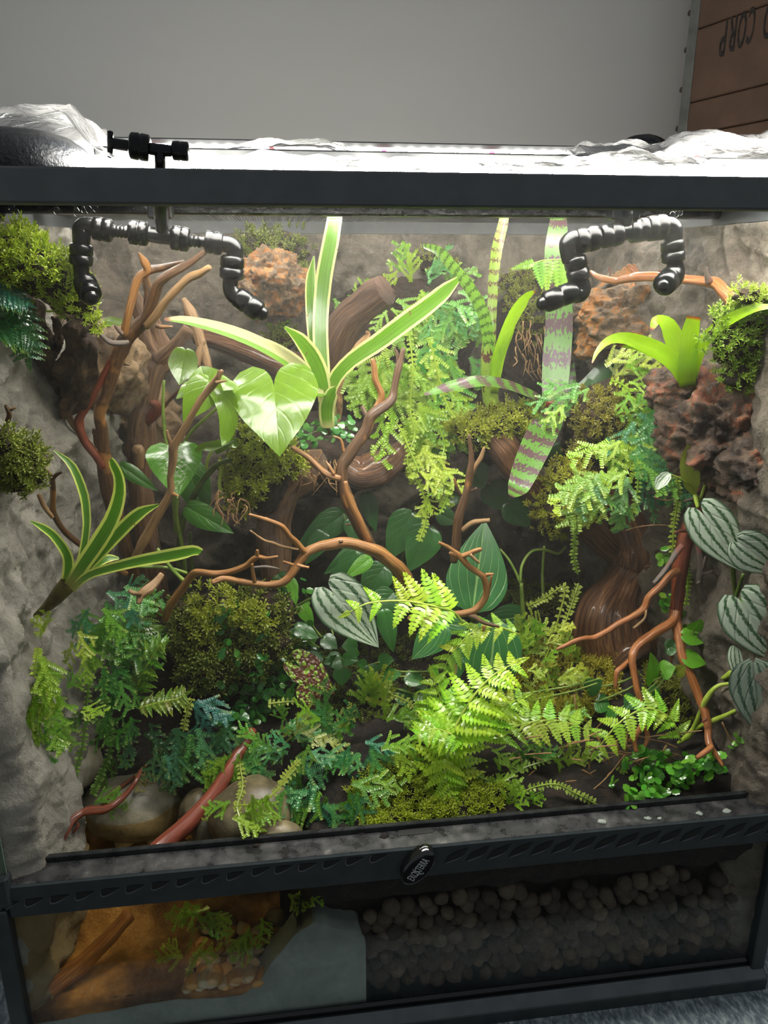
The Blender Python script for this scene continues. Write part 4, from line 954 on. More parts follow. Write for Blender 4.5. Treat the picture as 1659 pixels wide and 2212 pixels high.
wood('large red-brown spiderwood hanging roots over the right floor', 'w_red',
     ([(1572, 1020), (1545, 1050), (1521, 1080), (1497, 1119), (1482, 1169), (1468, 1238), (1463, 1295), (1458, 1340)], [26, 34, 34, 34, 32, 33, 29, 28], .15, .12),
     [([(1460, 1322), (1450, 1345), (1413, 1368), (1380, 1394), (1366, 1420), (1369, 1454), (1376, 1487), (1386, 1528), (1388, 1562), (1374, 1588), (1370, 1602), (1375, 1624)], [22, 21, 20, 18, 18, 15, 14, 13, 14, 13, 13, 9], .12, .045, 'w_redlight'),
      ([(1362, 1424), (1346, 1440), (1333, 1452), (1329, 1488)], [10, 12, 12, 8], .098, .085, 'w_redlight'), ([(1391, 1556), (1399, 1592), (1392, 1614)], [9, 10, 7], .058, .05, 'w_redlight'), ([(1358, 1602), (1368, 1592)], [5, 8], .05, .05, 'w_redlight'),
      ([(1457, 1326), (1464, 1360), (1469, 1390), (1475, 1420), (1491, 1458), (1508, 1502), (1522, 1536), (1529, 1575), (1532, 1606), (1546, 1630), (1562, 1655)], [22, 22, 20, 20, 18, 18, 17, 15, 15, 12, 5], .12, .028, 'w_redlight'),
      ([(1538, 1612), (1524, 1624), (1505, 1637)], [14, 14, 9], .036, .03, 'w_redlight'), ([(1516, 1560), (1526, 1553)], [4, 8], .055, .055),
      ([(1466, 1232), (1448, 1243), (1428, 1266), (1403, 1289), (1391, 1314), (1366, 1332), (1335, 1348), (1310, 1364), (1285, 1377), (1262, 1379), (1244, 1384), (1222, 1394), (1202, 1403)], [18, 17, 15, 15, 17, 14, 13, 12, 13, 10, 10, 10, 6], .12, .105, 'w_redlight'),
      ([(1396, 1318), (1392, 1336), (1369, 1357)], [5, 5, 6], .108, .10, 'w_pale'), ([(1474, 1178), (1460, 1195), (1447, 1217), (1430, 1240), (1412, 1260)], [12, 13, 12, 11, 8], .12, .11, 'w_grey'),
      ([(1462, 1366), (1456, 1385), (1451, 1420), (1450, 1448)], [6, 7, 6, 4], .115, .11, 'w_redlight'), ([(1478, 1083), (1496, 1078), (1516, 1074)], [4, 9, 14], .13, .135, 'w_grey'), ([(1484, 1094), (1500, 1090), (1512, 1084)], [4, 7, 12], .13, .135, 'w_grey'), ([(1580, 1092), (1562, 1098), (1545, 1088), (1530, 1082)], [4, 9, 9, 12], .12, .13, 'w_grey'), ([(1456, 1152), (1470, 1146), (1484, 1146)], [4, 7, 10], .125, .128), ([(1572, 1034), (1560, 1034), (1546, 1050)], [6, 12, 16], .14, .14, 'w_grey'),
      ([(1478, 1170), (1486, 1230), (1496, 1290), (1500, 1335)], [9, 11, 8, 4], .14, .15, 'w_dark')])
wood('thin grey twig with reddish bark on the right wall behind the roots', 'w_grey', ([(1508, 1170), (1512, 1200), (1514, 1225), (1510, 1258), (1520, 1290), (1531, 1314), (1522, 1340), (1516, 1372)], [12, 14, 15, 14, 16, 18, 15, 11], .125, .12), [([(1540, 1232), (1528, 1238), (1516, 1238)], [4, 8, 10], .12, .122), ([(1524, 1203), (1520, 1220), (1516, 1232)], [5, 7, 8], .12, .122), ([(1504, 1262), (1512, 1256)], [4, 8], .12, .12)])
wood('slender orange branch across the top right behind the nozzle', 'w_redlight',
     ([(1276, 586), (1290, 597), (1305, 602), (1332, 607), (1354, 602), (1376, 598), (1413, 597), (1450, 602), (1484, 604), (1521, 608), (1546, 612), (1566, 632), (1584, 655), (1600, 680)], [6, 12, 15, 17, 18, 20, 22, 20, 20, 22, 26, 26, 26, 20], .25, .125),
     [([(1357, 571), (1366, 582), (1378, 596)], [6, 12, 14], .225, .22), ([(1368, 571), (1374, 582), (1380, 594)], [6, 8, 10], .225, .22), ([(1302, 622), (1314, 616), (1334, 608)], [7, 12, 14], .23, .235, 'w_grey'), ([(1316, 578), (1318, 590), (1316, 600)], [4, 4, 6], .24, .242, 'w_grey'), ([(1527, 577), (1526, 592), (1532, 608)], [4, 9, 18], .15, .155, 'w_grey'), ([(1422, 584), (1432, 592)], [5, 9], .21, .21, 'w_red')])
wood('stout grooved log end poking out behind the cream-edged bromeliad', 'w_log', ([(832, 628), (812, 640), (785, 662), (752, 690), (728, 735), (716, 790), (712, 840)], [66, 70, 66, 70, 76, 70, 60], .30, .34), [], name='driftwood_log', cat='log', seg=40, flat=True, groove=.07, twist=.3, bump=.1)
wood('dark flat slab of wood lying against the back wall at upper left', 'w_trunk', ([(420, 722), (480, 732), (540, 752), (600, 780), (660, 800)], [40, 56, 66, 70, 60], .37, .35), [], name='driftwood_slab', cat='log', seg=24, groove=.06, bump=.15)
wood('brown rotten stump under the centre ledge', 'w_brown', ([(640, 1010), (606, 1060), (594, 1130), (596, 1200), (598, 1270), (596, 1345)], [130, 90, 64, 66, 70, 80], .27, .25), [([(700, 1000), (660, 1010), (630, 1040)], [60, 70, 60], .27, .265)], name='rotten_stump', cat='stump', seg=28, groove=.06, bump=.2)
wood('glossy dark root bulging under the centre ledge', 'w_trunk', ([(880, 960), (850, 990), (815, 1012), (775, 1020), (735, 1000)], [40, 66, 84, 76, 50], .268, .27), [], name='wet_root', cat='root', seg=28, groove=.04, bump=.15)
wood('dark shiny root stub under the banded bromeliad', 'w_trunk', ([(1064, 940), (1088, 965), (1112, 1000), (1150, 1050), (1200, 1085), (1250, 1090)], [50, 72, 70, 60, 56, 50], .255, .25), [], name='root_stub', cat='root', seg=32, groove=.06, bump=.12)
wood('massive ridged driftwood trunk with a swollen base at right', 'w_trunk',
     ([(1285, 935), (1300, 990), (1322, 1060), (1350, 1120), (1368, 1170), (1372, 1205), (1365, 1240), (1352, 1262), (1340, 1285), (1326, 1318), (1322, 1350), (1330, 1396), (1338, 1440), (1340, 1478), (1336, 1510)], [76, 66, 68, 78, 96, 112, 106, 92, 106, 146, 168, 184, 170, 120, 60], .27, .20),
     [([(1240, 1090), (1265, 1130), (1300, 1170), (1345, 1215)], [60, 66, 60, 50], .26, .25), ([(1418, 1190), (1430, 1210), (1418, 1222), (1395, 1230)], [10, 20, 30, 30], .21, .22), ([(1440, 1300), (1420, 1260), (1400, 1230)], [20, 40, 50], .23, .23), ([(1330, 1440), (1365, 1410), (1400, 1400)], [30, 50, 26], .17, .175)],
     name='driftwood', cat='trunk', seg=64, per=8, groove=.055, twist=.55, bump=.1)
wood('smooth reddish stick slanting down into the pool', 'w_stick', ([(545, 1580), (528, 1608), (500, 1655), (460, 1718), (410, 1775), (345, 1832), (306, 1868)], [22, 24, 28, 34, 38, 42, 42], .13, .03), [([(498, 1624), (508, 1634)], [14, 16], .112, .112)], name='stick', cat='stick', bump=.05, seg=16)
wood('thin wet twin root trailing into the left edge of the pool', 'w_red', ([(322, 1648), (304, 1665), (292, 1690), (262, 1726), (228, 1748), (190, 1752), (160, 1768), (140, 1802), (112, 1838), (92, 1866)], [6, 8, 10, 14, 18, 20, 15, 15, 16, 14], .125, .032), [([(300, 1670), (262, 1700), (232, 1722), (222, 1744)], [6, 10, 12, 12], .125, .10), ([(162, 1770), (168, 1785), (158, 1800)], [5, 8, 4], .065, .06)], name='wet_root', cat='root')
wood('brown drowned stick resting on the amber sand behind the low glass', 'w_orange', ([(50, 2212), (72, 2170), (130, 2120), (190, 2070), (240, 2020), (280, 1975)], [46, 44, 40, 38, 34, 30], .008, .05), [([(75, 2160), (90, 2080), (110, 2000)], [12, 12, 10], .03, .06), ([(268, 1998), (276, 1970)], [16, 14], .045, .05)], name='sunken_stick', cat='stick')

# ------------------------------------------------------------------ plants
def plant(label, px, py, Y, cat='plant', group=None, name='plant'):
    return thing(name, P(px, py, Y), label, cat, group)
def leaf(o, mat, pts, wpx, Ya, Yb=None, name='leaf', **k):
    V, F, U = pleaf(pts, wpx, Ya, Yb, **k); return mk(name, V, F, M[mat], o, uv=U)
def hleaf(o, mat, *a, name='leaf', **k):
    V, F, U = pheart(*a, **k); return mk(name, V, F, M[mat], o, uv=U)
def stem(o, pts, wpx, Ya, Yb=None, mat='stem', name='stem'):
    V, F, U = ptube(pts, wpx, Ya, Yb, seg=8, per=5, bump=.05); return mk(name, V, F, M[mat], o, uv=U)

# --- bromeliads
b = plant('big cream-edged bromeliad on the centre ledge, one leaf reaching the lid', 708, 915, .27, group='bromeliads', name='bromeliad')
leaf(b, 'brom_cream', [(702, 880), (696, 800), (692, 700), (700, 600), (713, 530), (722, 478), (728, 430)], [26, 34, 34, 36, 36, 33, 28], .26, .33, fold=.12)
leaf(b, 'brom_cream', [(698, 860), (684, 790), (674, 700), (671, 640), (672, 600), (678, 553)], [18, 24, 24, 24, 22, 3], .27, .31, fold=.25)
leaf(b, 'brom_half', [(706, 872), (690, 840), (660, 808), (607, 768), (540, 733), (470, 708), (400, 692), (356, 690)], [26, 30, 32, 32, 32, 28, 20, 7], .255, .17, fold=.15)
leaf(b, 'brom_half', [(704, 866), (680, 820), (640, 776), (585, 742), (530, 722)], [16, 18, 18, 14, 4], .27, .22, fold=.1)
leaf(b, 'brom_cream', [(706, 880), (690, 810), (672, 770), (646, 735), (614, 706)], [26, 40, 42, 34, 5], .245, .20, fold=.3)
leaf(b, 'brom_cream', [(704, 878), (722, 822), (758, 780), (817, 740), (868, 702), (920, 664), (962, 630), (990, 604)], [24, 32, 36, 42, 44, 42, 38, 14], .25, .16, fold=.12)
leaf(b, 'brom_cream', [(708, 925), (706, 880), (716, 850), (724, 838)], [30, 36, 28, 10], .235, .22, fold=-.3)
leaf(b, 'brom_half', [(700, 850), (685, 848), (662, 838), (646, 818)], [12, 26, 24, 8], .235, .20, fold=.5)
leaf(b, 'fibre', [(722, 870), (738, 820), (752, 780), (775, 745), (796, 722), (790, 716)], [10, 12, 14, 14, 10, 4], .28, .27, name='dry_leaf')
leaf(b, 'fibre', [(728, 920), (734, 880), (736, 850)], [10, 14, 8], .27, .27, name='dry_leaf')
mk('sheath', *ptube([(708, 935), (708, 905), (707, 870), (706, 842)], [36, 40, 36, 30], .25, .25, seg=16, bump=.05)[:2], M['sheath'], b)
b = plant('small yellow-edged bromeliad on the left wall with six splayed leaves', 126, 1300, .09, group='bromeliads', name='bromeliad')
A = dict(fold=.22)
leaf(b, 'brom_small', [(160, 1256), (176, 1210), (186, 1150), (187, 1112), (180, 1064), (155, 1006), (116, 972)], [16, 18, 16, 18, 20, 18, 3], .085, .10, **A)
leaf(b, 'brom_small', [(140, 1268), (148, 1228), (143, 1196), (118, 1160), (94, 1141), (66, 1126)], [20, 24, 22, 20, 18, 4], .085, .06, **A)
leaf(b, 'brom_small', [(150, 1268), (176, 1226), (216, 1168), (244, 1118), (258, 1068), (256, 1030), (244, 1004), (238, 992)], [26, 34, 38, 34, 28, 22, 20, 12], .08, .05, **A)
leaf(b, 'brom_small', [(186, 1232), (214, 1200), (262, 1146), (302, 1110), (343, 1090)], [18, 24, 32, 30, 5], .09, .08, **A)
leaf(b, 'brom_small', [(158, 1272), (190, 1244), (238, 1228), (304, 1212), (372, 1200), (415, 1192), (434, 1194)], [18, 22, 24, 28, 32, 30, 18], .075, .02, **A)
leaf(b, 'brom_small', [(192, 1236), (214, 1216), (236, 1206), (257, 1206)], [14, 20, 18, 5], .10, .11, **A)
mk('sheath', *ptube([(78, 1330), (104, 1308), (130, 1282), (152, 1256)], [14, 24, 34, 38], .10, .085, seg=14, bump=.12)[:2], M['sheath'], b)
b = plant('lime-green bromeliad on the right wall with broad arching leaves', 1492, 850, .14, group='bromeliads', name='bromeliad')
leaf(b, 'brom_lime', [(1484, 830), (1462, 792), (1425, 762), (1386, 744), (1345, 732), (1312, 738), (1290, 760), (1279, 784)], [30, 42, 44, 40, 30, 18, 10, 3], .135, .08, fold=.2)
leaf(b, 'brom_lime', [(1488, 822), (1472, 782), (1458, 738), (1440, 704), (1418, 694), (1408, 712)], [28, 40, 42, 38, 24, 8], .15, .14, fold=.2)
leaf(b, 'brom_lime', [(1486, 836), (1484, 800), (1488, 750), (1492, 715), (1499, 684)], [30, 38, 38, 36, 28], .125, .11, fold=.12)
leaf(b, 'brom_lime', [(1492, 830), (1504, 776), (1524, 736), (1556, 704), (1592, 682), (1632, 666), (1672, 662)], [20, 26, 28, 28, 26, 20, 8], .13, .06, fold=.2)
leaf(b, 'brom_lime', [(1482, 828), (1450, 790), (1410, 765), (1372, 752), (1340, 748)], [20, 22, 20, 12, 4], .145, .10, fold=.1)
mk('sheath', *ptube([(1496, 892), (1492, 860), (1486, 828), (1482, 790)], [22, 36, 42, 38], .14, .13, seg=16, bump=.05)[:2], M['sheath'], b)
mk('roots', *pblob(1502, 880, .14, 52, 60, .012, sub=4, amp=.4, crumb=.1)[:2], M['peat'], b)
b = plant('upright fine-banded tube bromeliad with thin leaves to the lid', 1060, 896, .29, group='bromeliads', name='bromeliad')
mk('tube', *(lambda q: (q[0], q[1]))(ptube([(1062, 905), (1060, 870), (1056, 820), (1052, 770), (1050, 725)], [34, 34, 34, 28, 12], .285, .275, seg=20, bump=.03)), M['band_fine'], b, uv=(lambda q: q[2]*A3([1, .12]))(ptube([(1062, 905), (1060, 870), (1056, 820), (1052, 770), (1050, 725)], [34, 34, 34, 28, 12], .285, .275, seg=20, bump=.03)))
leaf(b, 'band_green', [(1058, 800), (1054, 730), (1042, 674), (1013, 622), (979, 580), (945, 544), (914, 532)], [20, 26, 26, 26, 26, 24, 10], .28, .22, fold=.3)
leaf(b, 'band_fine', [(1062, 800), (1062, 740), (1063, 673), (1066, 600), (1074, 537), (1086, 488), (1094, 440)], [14, 18, 20, 22, 24, 22, 16], .29, .34, fold=.35)
leaf(b, 'band_fine', [(1064, 810), (1058, 740), (1050, 690), (1040, 640)], [20, 22, 18, 6], .285, .29, fold=.3)
leaf(b, 'brom_lime', [(1066, 842), (1072, 784), (1090, 728), (1115, 676), (1140, 645), (1156, 632)], [18, 22, 24, 28, 26, 8], .28, .21, fold=.35)
leaf(b, 'brom_lime', [(1068, 850), (1074, 800), (1084, 760), (1100, 726), (1112, 700)], [16, 22, 22, 16, 5], .27, .25, fold=.4)
b = plant('large purple-striped bromeliad with long strap leaves beside the ridged trunk', 1196, 885, .27, group='bromeliads', name='bromeliad')
leaf(b, 'band', [(1196, 884), (1198, 850), (1202, 780), (1208, 690), (1204, 600), (1202, 540), (1205, 490), (1208, 450)], [44, 54, 60, 58, 52, 50, 40, 26], .275, .36, fold=.08, n=26)
leaf(b, 'band', [(1198, 888), (1190, 902), (1174, 930), (1153, 974), (1134, 1018), (1118, 1055), (1104, 1072)], [40, 56, 66, 64, 58, 46, 16], .265, .15, fold=.1, n=26, roll=.1)
leaf(b, 'band', [(1188, 890), (1160, 862), (1130, 846), (1090, 832), (1040, 825), (979, 836), (918, 853)], [30, 36, 38, 40, 42, 40, 10], .27, .20, fold=.15, n=24, roll=-.5)
leaf(b, 'dark_strap', [(1204, 884), (1236, 862), (1268, 840), (1310, 796), (1350, 768), (1392, 762)], [30, 40, 42, 40, 34, 12], .285, .30, fold=.15)
leaf(b, 'dark_strap', [(1206, 890), (1240, 880), (1268, 850), (1280, 820)], [26, 40, 40, 20], .275, .28, fold=.15)
leaf(b, 'band', [(1200, 890), (1222, 866), (1234, 830), (1238, 780)], [26, 26, 22, 6], .285, .31, fold=.3)
mk('flower_bud', *pblob(1192, 872, .262, 26, 26, .006, sub=3, amp=.1)[:2], M['stem_red'], b, label='small dull red bud in the cup')
mk('sheath', *ptube([(1190, 930), (1193, 905), (1197, 880)], [30, 40, 44], .275, .27, seg=14, bump=.06)[:2], M['sheath'], b)

# --- arrow-leaf climber, left of centre
b = plant('arrow-leaf climber with large lime leaves left of the cream-edged bromeliad', 440, 1120, .22, name='arrowhead_vine')
hleaf(b, 'syng', 592, 840, 602, 972, 192, .17, .125, lobe=.46, sag=.16, fold=.14, mid=.05, wave=.5, hint=A3([-.05, -.85, .5]))
hleaf(b, 'syng', 449, 826, 398, 908, 72, .17, .15, lobe=.15, sag=.15, fold=.3, mid=.3)
hleaf(b, 'syng', 444, 830, 392, 832, 60, .18, .16, lobe=.1, sag=.5, fold=.2, mid=.35, hint=A3([.2, -.5, .9]))
hleaf(b, 'syng', 450, 838, 432, 786, 76, .18, .20, lobe=.1, sag=.1, fold=.3, mid=.35)
V, F, U = pleaf([(446, 834), (472, 846), (488, 870), (494, 905), (488, 945), (480, 962)], [20, 44, 48, 42, 26, 4], .17, .15, fold=.35); mk('leaf', V, F, M['syng'], b, uv=U)
hleaf(b, 'syng', 400, 758, 388, 828, 62, .22, .20, lobe=.12, sag=.1, fold=.25, mid=.45)
hleaf(b, 'syng', 496, 822, 486, 838, 44, .16, .15, lobe=.3, sag=.3)
hleaf(b, 'syng_silver', 376, 984, 383, 1074, 118, .19, .17, lobe=.34, sag=.1, fold=.2, mid=.02, wave=.3)
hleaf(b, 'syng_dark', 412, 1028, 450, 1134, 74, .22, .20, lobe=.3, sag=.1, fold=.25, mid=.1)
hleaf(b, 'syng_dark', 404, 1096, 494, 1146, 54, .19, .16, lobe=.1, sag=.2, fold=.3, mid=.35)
V, F, U = pleaf([(422, 974), (440, 966), (462, 964), (506, 950)], [8, 18, 24, 6], .18, .17, fold=.3); mk('leaf', V, F, M['syng'], b, uv=U)
V, F, U = pleaf([(466, 978), (480, 966), (500, 958), (512, 966)], [10, 24, 28, 8], .185, .17, fold=.3); mk('leaf', V, F, M['syng'], b, uv=U)
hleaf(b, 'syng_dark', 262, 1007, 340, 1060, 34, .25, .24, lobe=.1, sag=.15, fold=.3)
V, F, U = pleaf([(212, 702), (236, 696), (262, 702), (290, 706)], [8, 24, 26, 10], .25, .26, fold=.2); mk('leaf', V, F, M['syng'], b, uv=U)
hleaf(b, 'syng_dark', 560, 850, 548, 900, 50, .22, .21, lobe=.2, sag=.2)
for pts, w_, Ya, Yb, m_ in (([(354, 822), (352, 880), (358, 950), (372, 1040), (380, 1150)], [6, 7, 8, 8, 9], .21, .22, 'stem'), ([(552, 938), (510, 985), (462, 1010), (425, 1060), (396, 1120), (386, 1200), (392, 1260)], [9, 12, 13, 14, 14, 13, 12], .18, .22, 'stem_dark'), ([(508, 842), (470, 880), (405, 944), (394, 1000)], [6, 7, 7, 7], .175, .21, 'stem'), ([(592, 842), (575, 870), (560, 925)], [6, 7, 8], .18, .185, 'stem'), ([(482, 1000), (474, 1040), (478, 1065)], [8, 9, 8], .19, .19, 'stem_yel'), ([(384, 1070), (382, 1120), (396, 1190), (400, 1240)], [7, 8, 9, 9], .18, .21, 'stem'), ([(470, 960), (452, 985), (445, 1012)], [6, 7, 6], .185, .185, 'stem_yel'), ([(410, 1150), (412, 1190), (416, 1240)], [7, 8, 8], .20, .21, 'stem_dark'), ([(300, 1224), (360, 1226), (404, 1238)], [6, 7, 7], .15, .16, 'stem'), ([(340, 1185), (372, 1230), (412, 1268)], [7, 9, 9], .15, .15, 'stem')):
    stem(b, pts, w_, Ya, Yb, m_)
# --- silver-veined philodendrons
b = plant('climbing silver-veined heart-leaf plant hugging the right wall', 1585, 1400, .07, name='silver_leaf_vine')
hleaf(b, 'silver', 1524, 1117, 1606, 1238, 100, .085, .065, lobe=.26, sag=.1, fold=.2, mid=.22)
hleaf(b, 'silver', 1602, 1176, 1690, 1240, 92, .05, .04, lobe=.2, sag=.08, fold=.2, mid=.25)
hleaf(b, 'silver', 1608, 1308, 1690, 1440, 128, .055, .035, lobe=.26, sag=.1, fold=.22, mid=.2)
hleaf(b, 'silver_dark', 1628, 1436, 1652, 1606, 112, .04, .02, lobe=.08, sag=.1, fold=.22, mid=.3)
hleaf(b, 'silver', 1590, 1400, 1600, 1482, 40, .065, .05, lobe=.1, sag=.1, fold=.3, mid=.3)
V, F, U = pleaf([(1596, 1306), (1608, 1290), (1616, 1276), (1624, 1262)], [4, 12, 10, 2], .06, .06, fold=.3); mk('leaf', V, F, M['bright_leaf'], b, uv=U)
for pts, w_, Ya, Yb, m_ in (([(1580, 1190), (1584, 1240), (1588, 1290), (1584, 1340), (1572, 1390), (1564, 1432)], [9, 10, 9, 8, 9, 9], .075, .085, 'stem_dark'), ([(1606, 1240), (1596, 1270), (1588, 1296)], [8, 9, 9], .06, .07, 'stem_dark'), ([(1606, 1445), (1580, 1454), (1560, 1466)], [7, 14, 8], .06, .07, 'stem_yel'), ([(1590, 1476), (1550, 1482), (1526, 1510), (1512, 1540), (1498, 1572), (1486, 1590), (1464, 1606)], [7, 9, 12, 9, 9, 14, 6], .06, .075, 'stem_yel'), ([(1604, 1527), (1570, 1544), (1542, 1556), (1510, 1570), (1488, 1590)], [8, 9, 11, 9, 8], .045, .075, 'stem_yel')):
    stem(b, pts, w_, Ya, Yb, m_)
b = plant('single silver-veined heart leaf hanging below the arched branch', 715, 1282, .19, name='silver_leaf_vine')
hleaf(b, 'silver', 722, 1284, 820, 1398, 118, .17, .145, lobe=.26, sag=.08, fold=.18, mid=.2, roll=.15)
stem(b, [(720, 1284), (700, 1302), (676, 1292), (640, 1310)], [5, 6, 6, 6], .17, .21)
# --- pale-veined broad leaves
b = plant('velvety plant with long dark leaves and pale veins right of centre', 1060, 1480, .22, name='anthurium')
hleaf(b, 'velvet', 1022, 1312, 1048, 1122, 134, .185, .225, lobe=.06, sag=.05, fold=.12, mid=.3)
hleaf(b, 'velvet', 1068, 1366, 1050, 1546, 126, .16, .13, lobe=.14, sag=.08, fold=.14, mid=.25)
hleaf(b, 'velvet', 958, 1352, 890, 1424, 70, .17, .155, lobe=.08, sag=.08, fold=.15, mid=.32)
hleaf(b, 'velvet', 1130, 1330, 1030, 1350, 62, .21, .20, lobe=.06, sag=.06, fold=.15)
hleaf(b, 'velvet', 960, 1348, 1018, 1352, 44, .19, .18, lobe=.06, sag=.06, fold=.15)
V, F, U = pleaf([(1080, 1380), (1060, 1430), (1000, 1420), (984, 1460)], [10, 40, 50, 20], .175, .16, fold=.2); mk('leaf', V, F, M['velvet'], b, uv=U)
V, F, U = pleaf([(972, 1420), (980, 1440), (982, 1460)], [6, 14, 6], .15, .145, fold=.3); mk('leaf', V, F, M['fibre'], b, uv=U)
for pts, w_, Ya, Yb in (([(1126, 1260), (1128, 1300), (1131, 1340), (1130, 1380)], [8, 9, 11, 12], .21, .21), ([(1125, 1262), (1112, 1232), (1098, 1208), (1080, 1186)], [7, 6, 6, 5], .21, .23), ([(1124, 1256), (1128, 1220), (1148, 1192), (1178, 1188), (1206, 1196), (1222, 1180)], [7, 6, 6, 6, 6, 5], .21, .24), ([(1022, 1312), (1020, 1350), (1040, 1400)], [6, 6, 7], .185, .21), ([(1176, 1180), (1172, 1240), (1174, 1290)], [6, 7, 7], .27, .27), ([(1000, 1340), (1052, 1376), (1120, 1428)], [4, 4, 5], .16, .17)):
    stem(b, pts, w_, Ya, Yb)
# --- dark leaves in the cave
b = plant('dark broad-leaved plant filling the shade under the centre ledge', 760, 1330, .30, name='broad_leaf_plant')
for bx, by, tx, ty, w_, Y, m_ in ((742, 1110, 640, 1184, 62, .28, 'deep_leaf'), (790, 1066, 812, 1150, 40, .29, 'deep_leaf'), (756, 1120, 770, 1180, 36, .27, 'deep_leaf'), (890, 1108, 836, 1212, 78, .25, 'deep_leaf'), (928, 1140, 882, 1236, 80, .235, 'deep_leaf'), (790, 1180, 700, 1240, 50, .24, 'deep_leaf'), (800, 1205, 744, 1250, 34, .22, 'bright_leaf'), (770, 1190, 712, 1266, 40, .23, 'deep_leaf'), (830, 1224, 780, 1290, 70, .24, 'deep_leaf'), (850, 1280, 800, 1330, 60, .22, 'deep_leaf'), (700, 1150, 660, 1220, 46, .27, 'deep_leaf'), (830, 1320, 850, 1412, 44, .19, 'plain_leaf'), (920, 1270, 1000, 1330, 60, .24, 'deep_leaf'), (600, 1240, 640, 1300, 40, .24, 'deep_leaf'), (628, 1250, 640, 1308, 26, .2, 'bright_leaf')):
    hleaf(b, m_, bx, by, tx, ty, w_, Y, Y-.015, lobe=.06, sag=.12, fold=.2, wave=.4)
for pts in ([(742, 1110), (760, 1180), (770, 1290)], [(890, 1108), (870, 1200), (840, 1300)], [(800, 1205), (810, 1260), (815, 1320)]): stem(b, pts, [5, 6, 6], .27, .27, 'stem_dark')
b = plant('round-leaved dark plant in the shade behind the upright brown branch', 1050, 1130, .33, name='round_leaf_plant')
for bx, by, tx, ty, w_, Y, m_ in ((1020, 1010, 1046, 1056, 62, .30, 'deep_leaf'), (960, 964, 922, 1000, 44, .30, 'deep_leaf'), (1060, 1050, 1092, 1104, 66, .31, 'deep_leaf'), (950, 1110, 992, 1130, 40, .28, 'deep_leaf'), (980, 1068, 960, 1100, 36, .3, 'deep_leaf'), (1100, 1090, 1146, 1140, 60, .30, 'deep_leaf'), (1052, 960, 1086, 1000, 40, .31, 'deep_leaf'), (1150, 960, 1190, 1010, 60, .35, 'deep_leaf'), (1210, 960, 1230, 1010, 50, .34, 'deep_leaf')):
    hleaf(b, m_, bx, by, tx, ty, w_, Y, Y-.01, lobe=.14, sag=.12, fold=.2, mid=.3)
# --- small round leaves on the floor
def small_leaves(label, px, py, Y, spec, name='creeping_plant', group=None):
    o = plant(label, px, py, Y, name=name, group=group)
    for bx, by, tx, ty, w_, y_, m_ in spec:
        hleaf(o, m_, bx, by, tx, ty, w_, y_, y_-.006, lobe=.16, sag=.12, fold=.2, mid=.3, hint=A3([.1, -.6, .8]), n=12, nw=3)
        stem(o, [(bx, by), ((bx*2+px)/3, (by*2+py)/3+8), ((bx+px)/2, (by+py)/2+6)], [4, 4, 4], y_, (y_+Y)/2, 'stem')
    return o
small_leaves('low round-leaved creeper on the floor below the silver heart leaf', 740, 1430, .2,
  [(580, 1420, 604, 1398, 40, .2, 'bright_leaf'), (570, 1400, 612, 1412, 34, .2, 'bright_leaf'), (660, 1380, 640, 1352, 44, .21, 'bright_leaf'), (640, 1356, 690, 1376, 40, .2, 'plain_leaf'), (650, 1310, 680, 1352, 34, .21, 'bright_leaf'), (622, 1372, 660, 1402, 44, .215, 'plain_leaf'), (700, 1300, 690, 1330, 30, .22, 'plain_leaf'), (735, 1425, 700, 1432, 44, .18, 'plain_leaf'), (742, 1424, 774, 1424, 36, .18, 'plain_leaf'), (724, 1436, 716, 1418, 36, .18, 'plain_leaf'), (792, 1442, 772, 1430, 34, .18, 'plain_leaf'), (738, 1448, 740, 1482, 42, .165, 'plain_leaf'), (798, 1440, 808, 1470, 40, .175, 'deep_leaf'), (790, 1462, 784, 1502, 44, .165, 'deep_leaf'), (820, 1430, 850, 1424, 40, .18, 'deep_leaf'), (830, 1462, 866, 1454, 36, .17, 'plain_leaf'), (690, 1410, 660, 1420, 46, .2, 'deep_leaf'), (770, 1400, 740, 1394, 50, .2, 'deep_leaf'), (880, 1462, 920, 1474, 40, .165, 'plain_leaf'), (946, 1450, 926, 1444, 30, .16, 'bright_leaf'), (900, 1500, 950, 1510, 46, .16, 'deep_leaf'), (860, 1500, 900, 1520, 40, .165, 'deep_leaf'), (700, 1380, 730, 1400, 40, .205, 'deep_leaf'), (640, 1440, 668, 1452, 30, .19, 'deep_leaf')])
small_leaves('light green round-leaved creeper behind the hanging roots at right', 1470, 1420, .10,
  [(1500, 1360, 1516, 1340, 40, .10, 'bright_leaf'), (1478, 1372, 1528, 1384, 44, .10, 'bright_leaf'), (1410, 1470, 1412, 1412, 48, .09, 'bright_leaf'), (1430, 1450, 1458, 1440, 46, .095, 'bright_leaf'), (1480, 1420, 1528, 1432, 46, .09, 'bright_leaf'), (1460, 1455, 1480, 1438, 30, .09, 'olive_leaf'), (1440, 1400, 1470, 1394, 40, .11, 'plain_leaf'), (1290, 1516, 1320, 1530, 50, .11, 'plain_leaf'), (1310, 1550, 1334, 1540, 34, .10, 'plain_leaf'), (1400, 1500, 1432, 1518, 60, .10, 'plain_leaf'), (1370, 1510, 1350, 1530, 40, .10, 'plain_leaf'), (1270, 1490, 1300, 1470, 40, .12, 'deep_leaf'), (1120, 1500, 1112, 1540, 50, .12, 'deep_leaf'), (1110, 1520, 1096, 1560, 30, .115, 'deep_leaf')])
b = plant('olive-green paddle leaf with a tiny water-filled leaf beside the lava rock', 1508, 1070, .12, name='orchid')
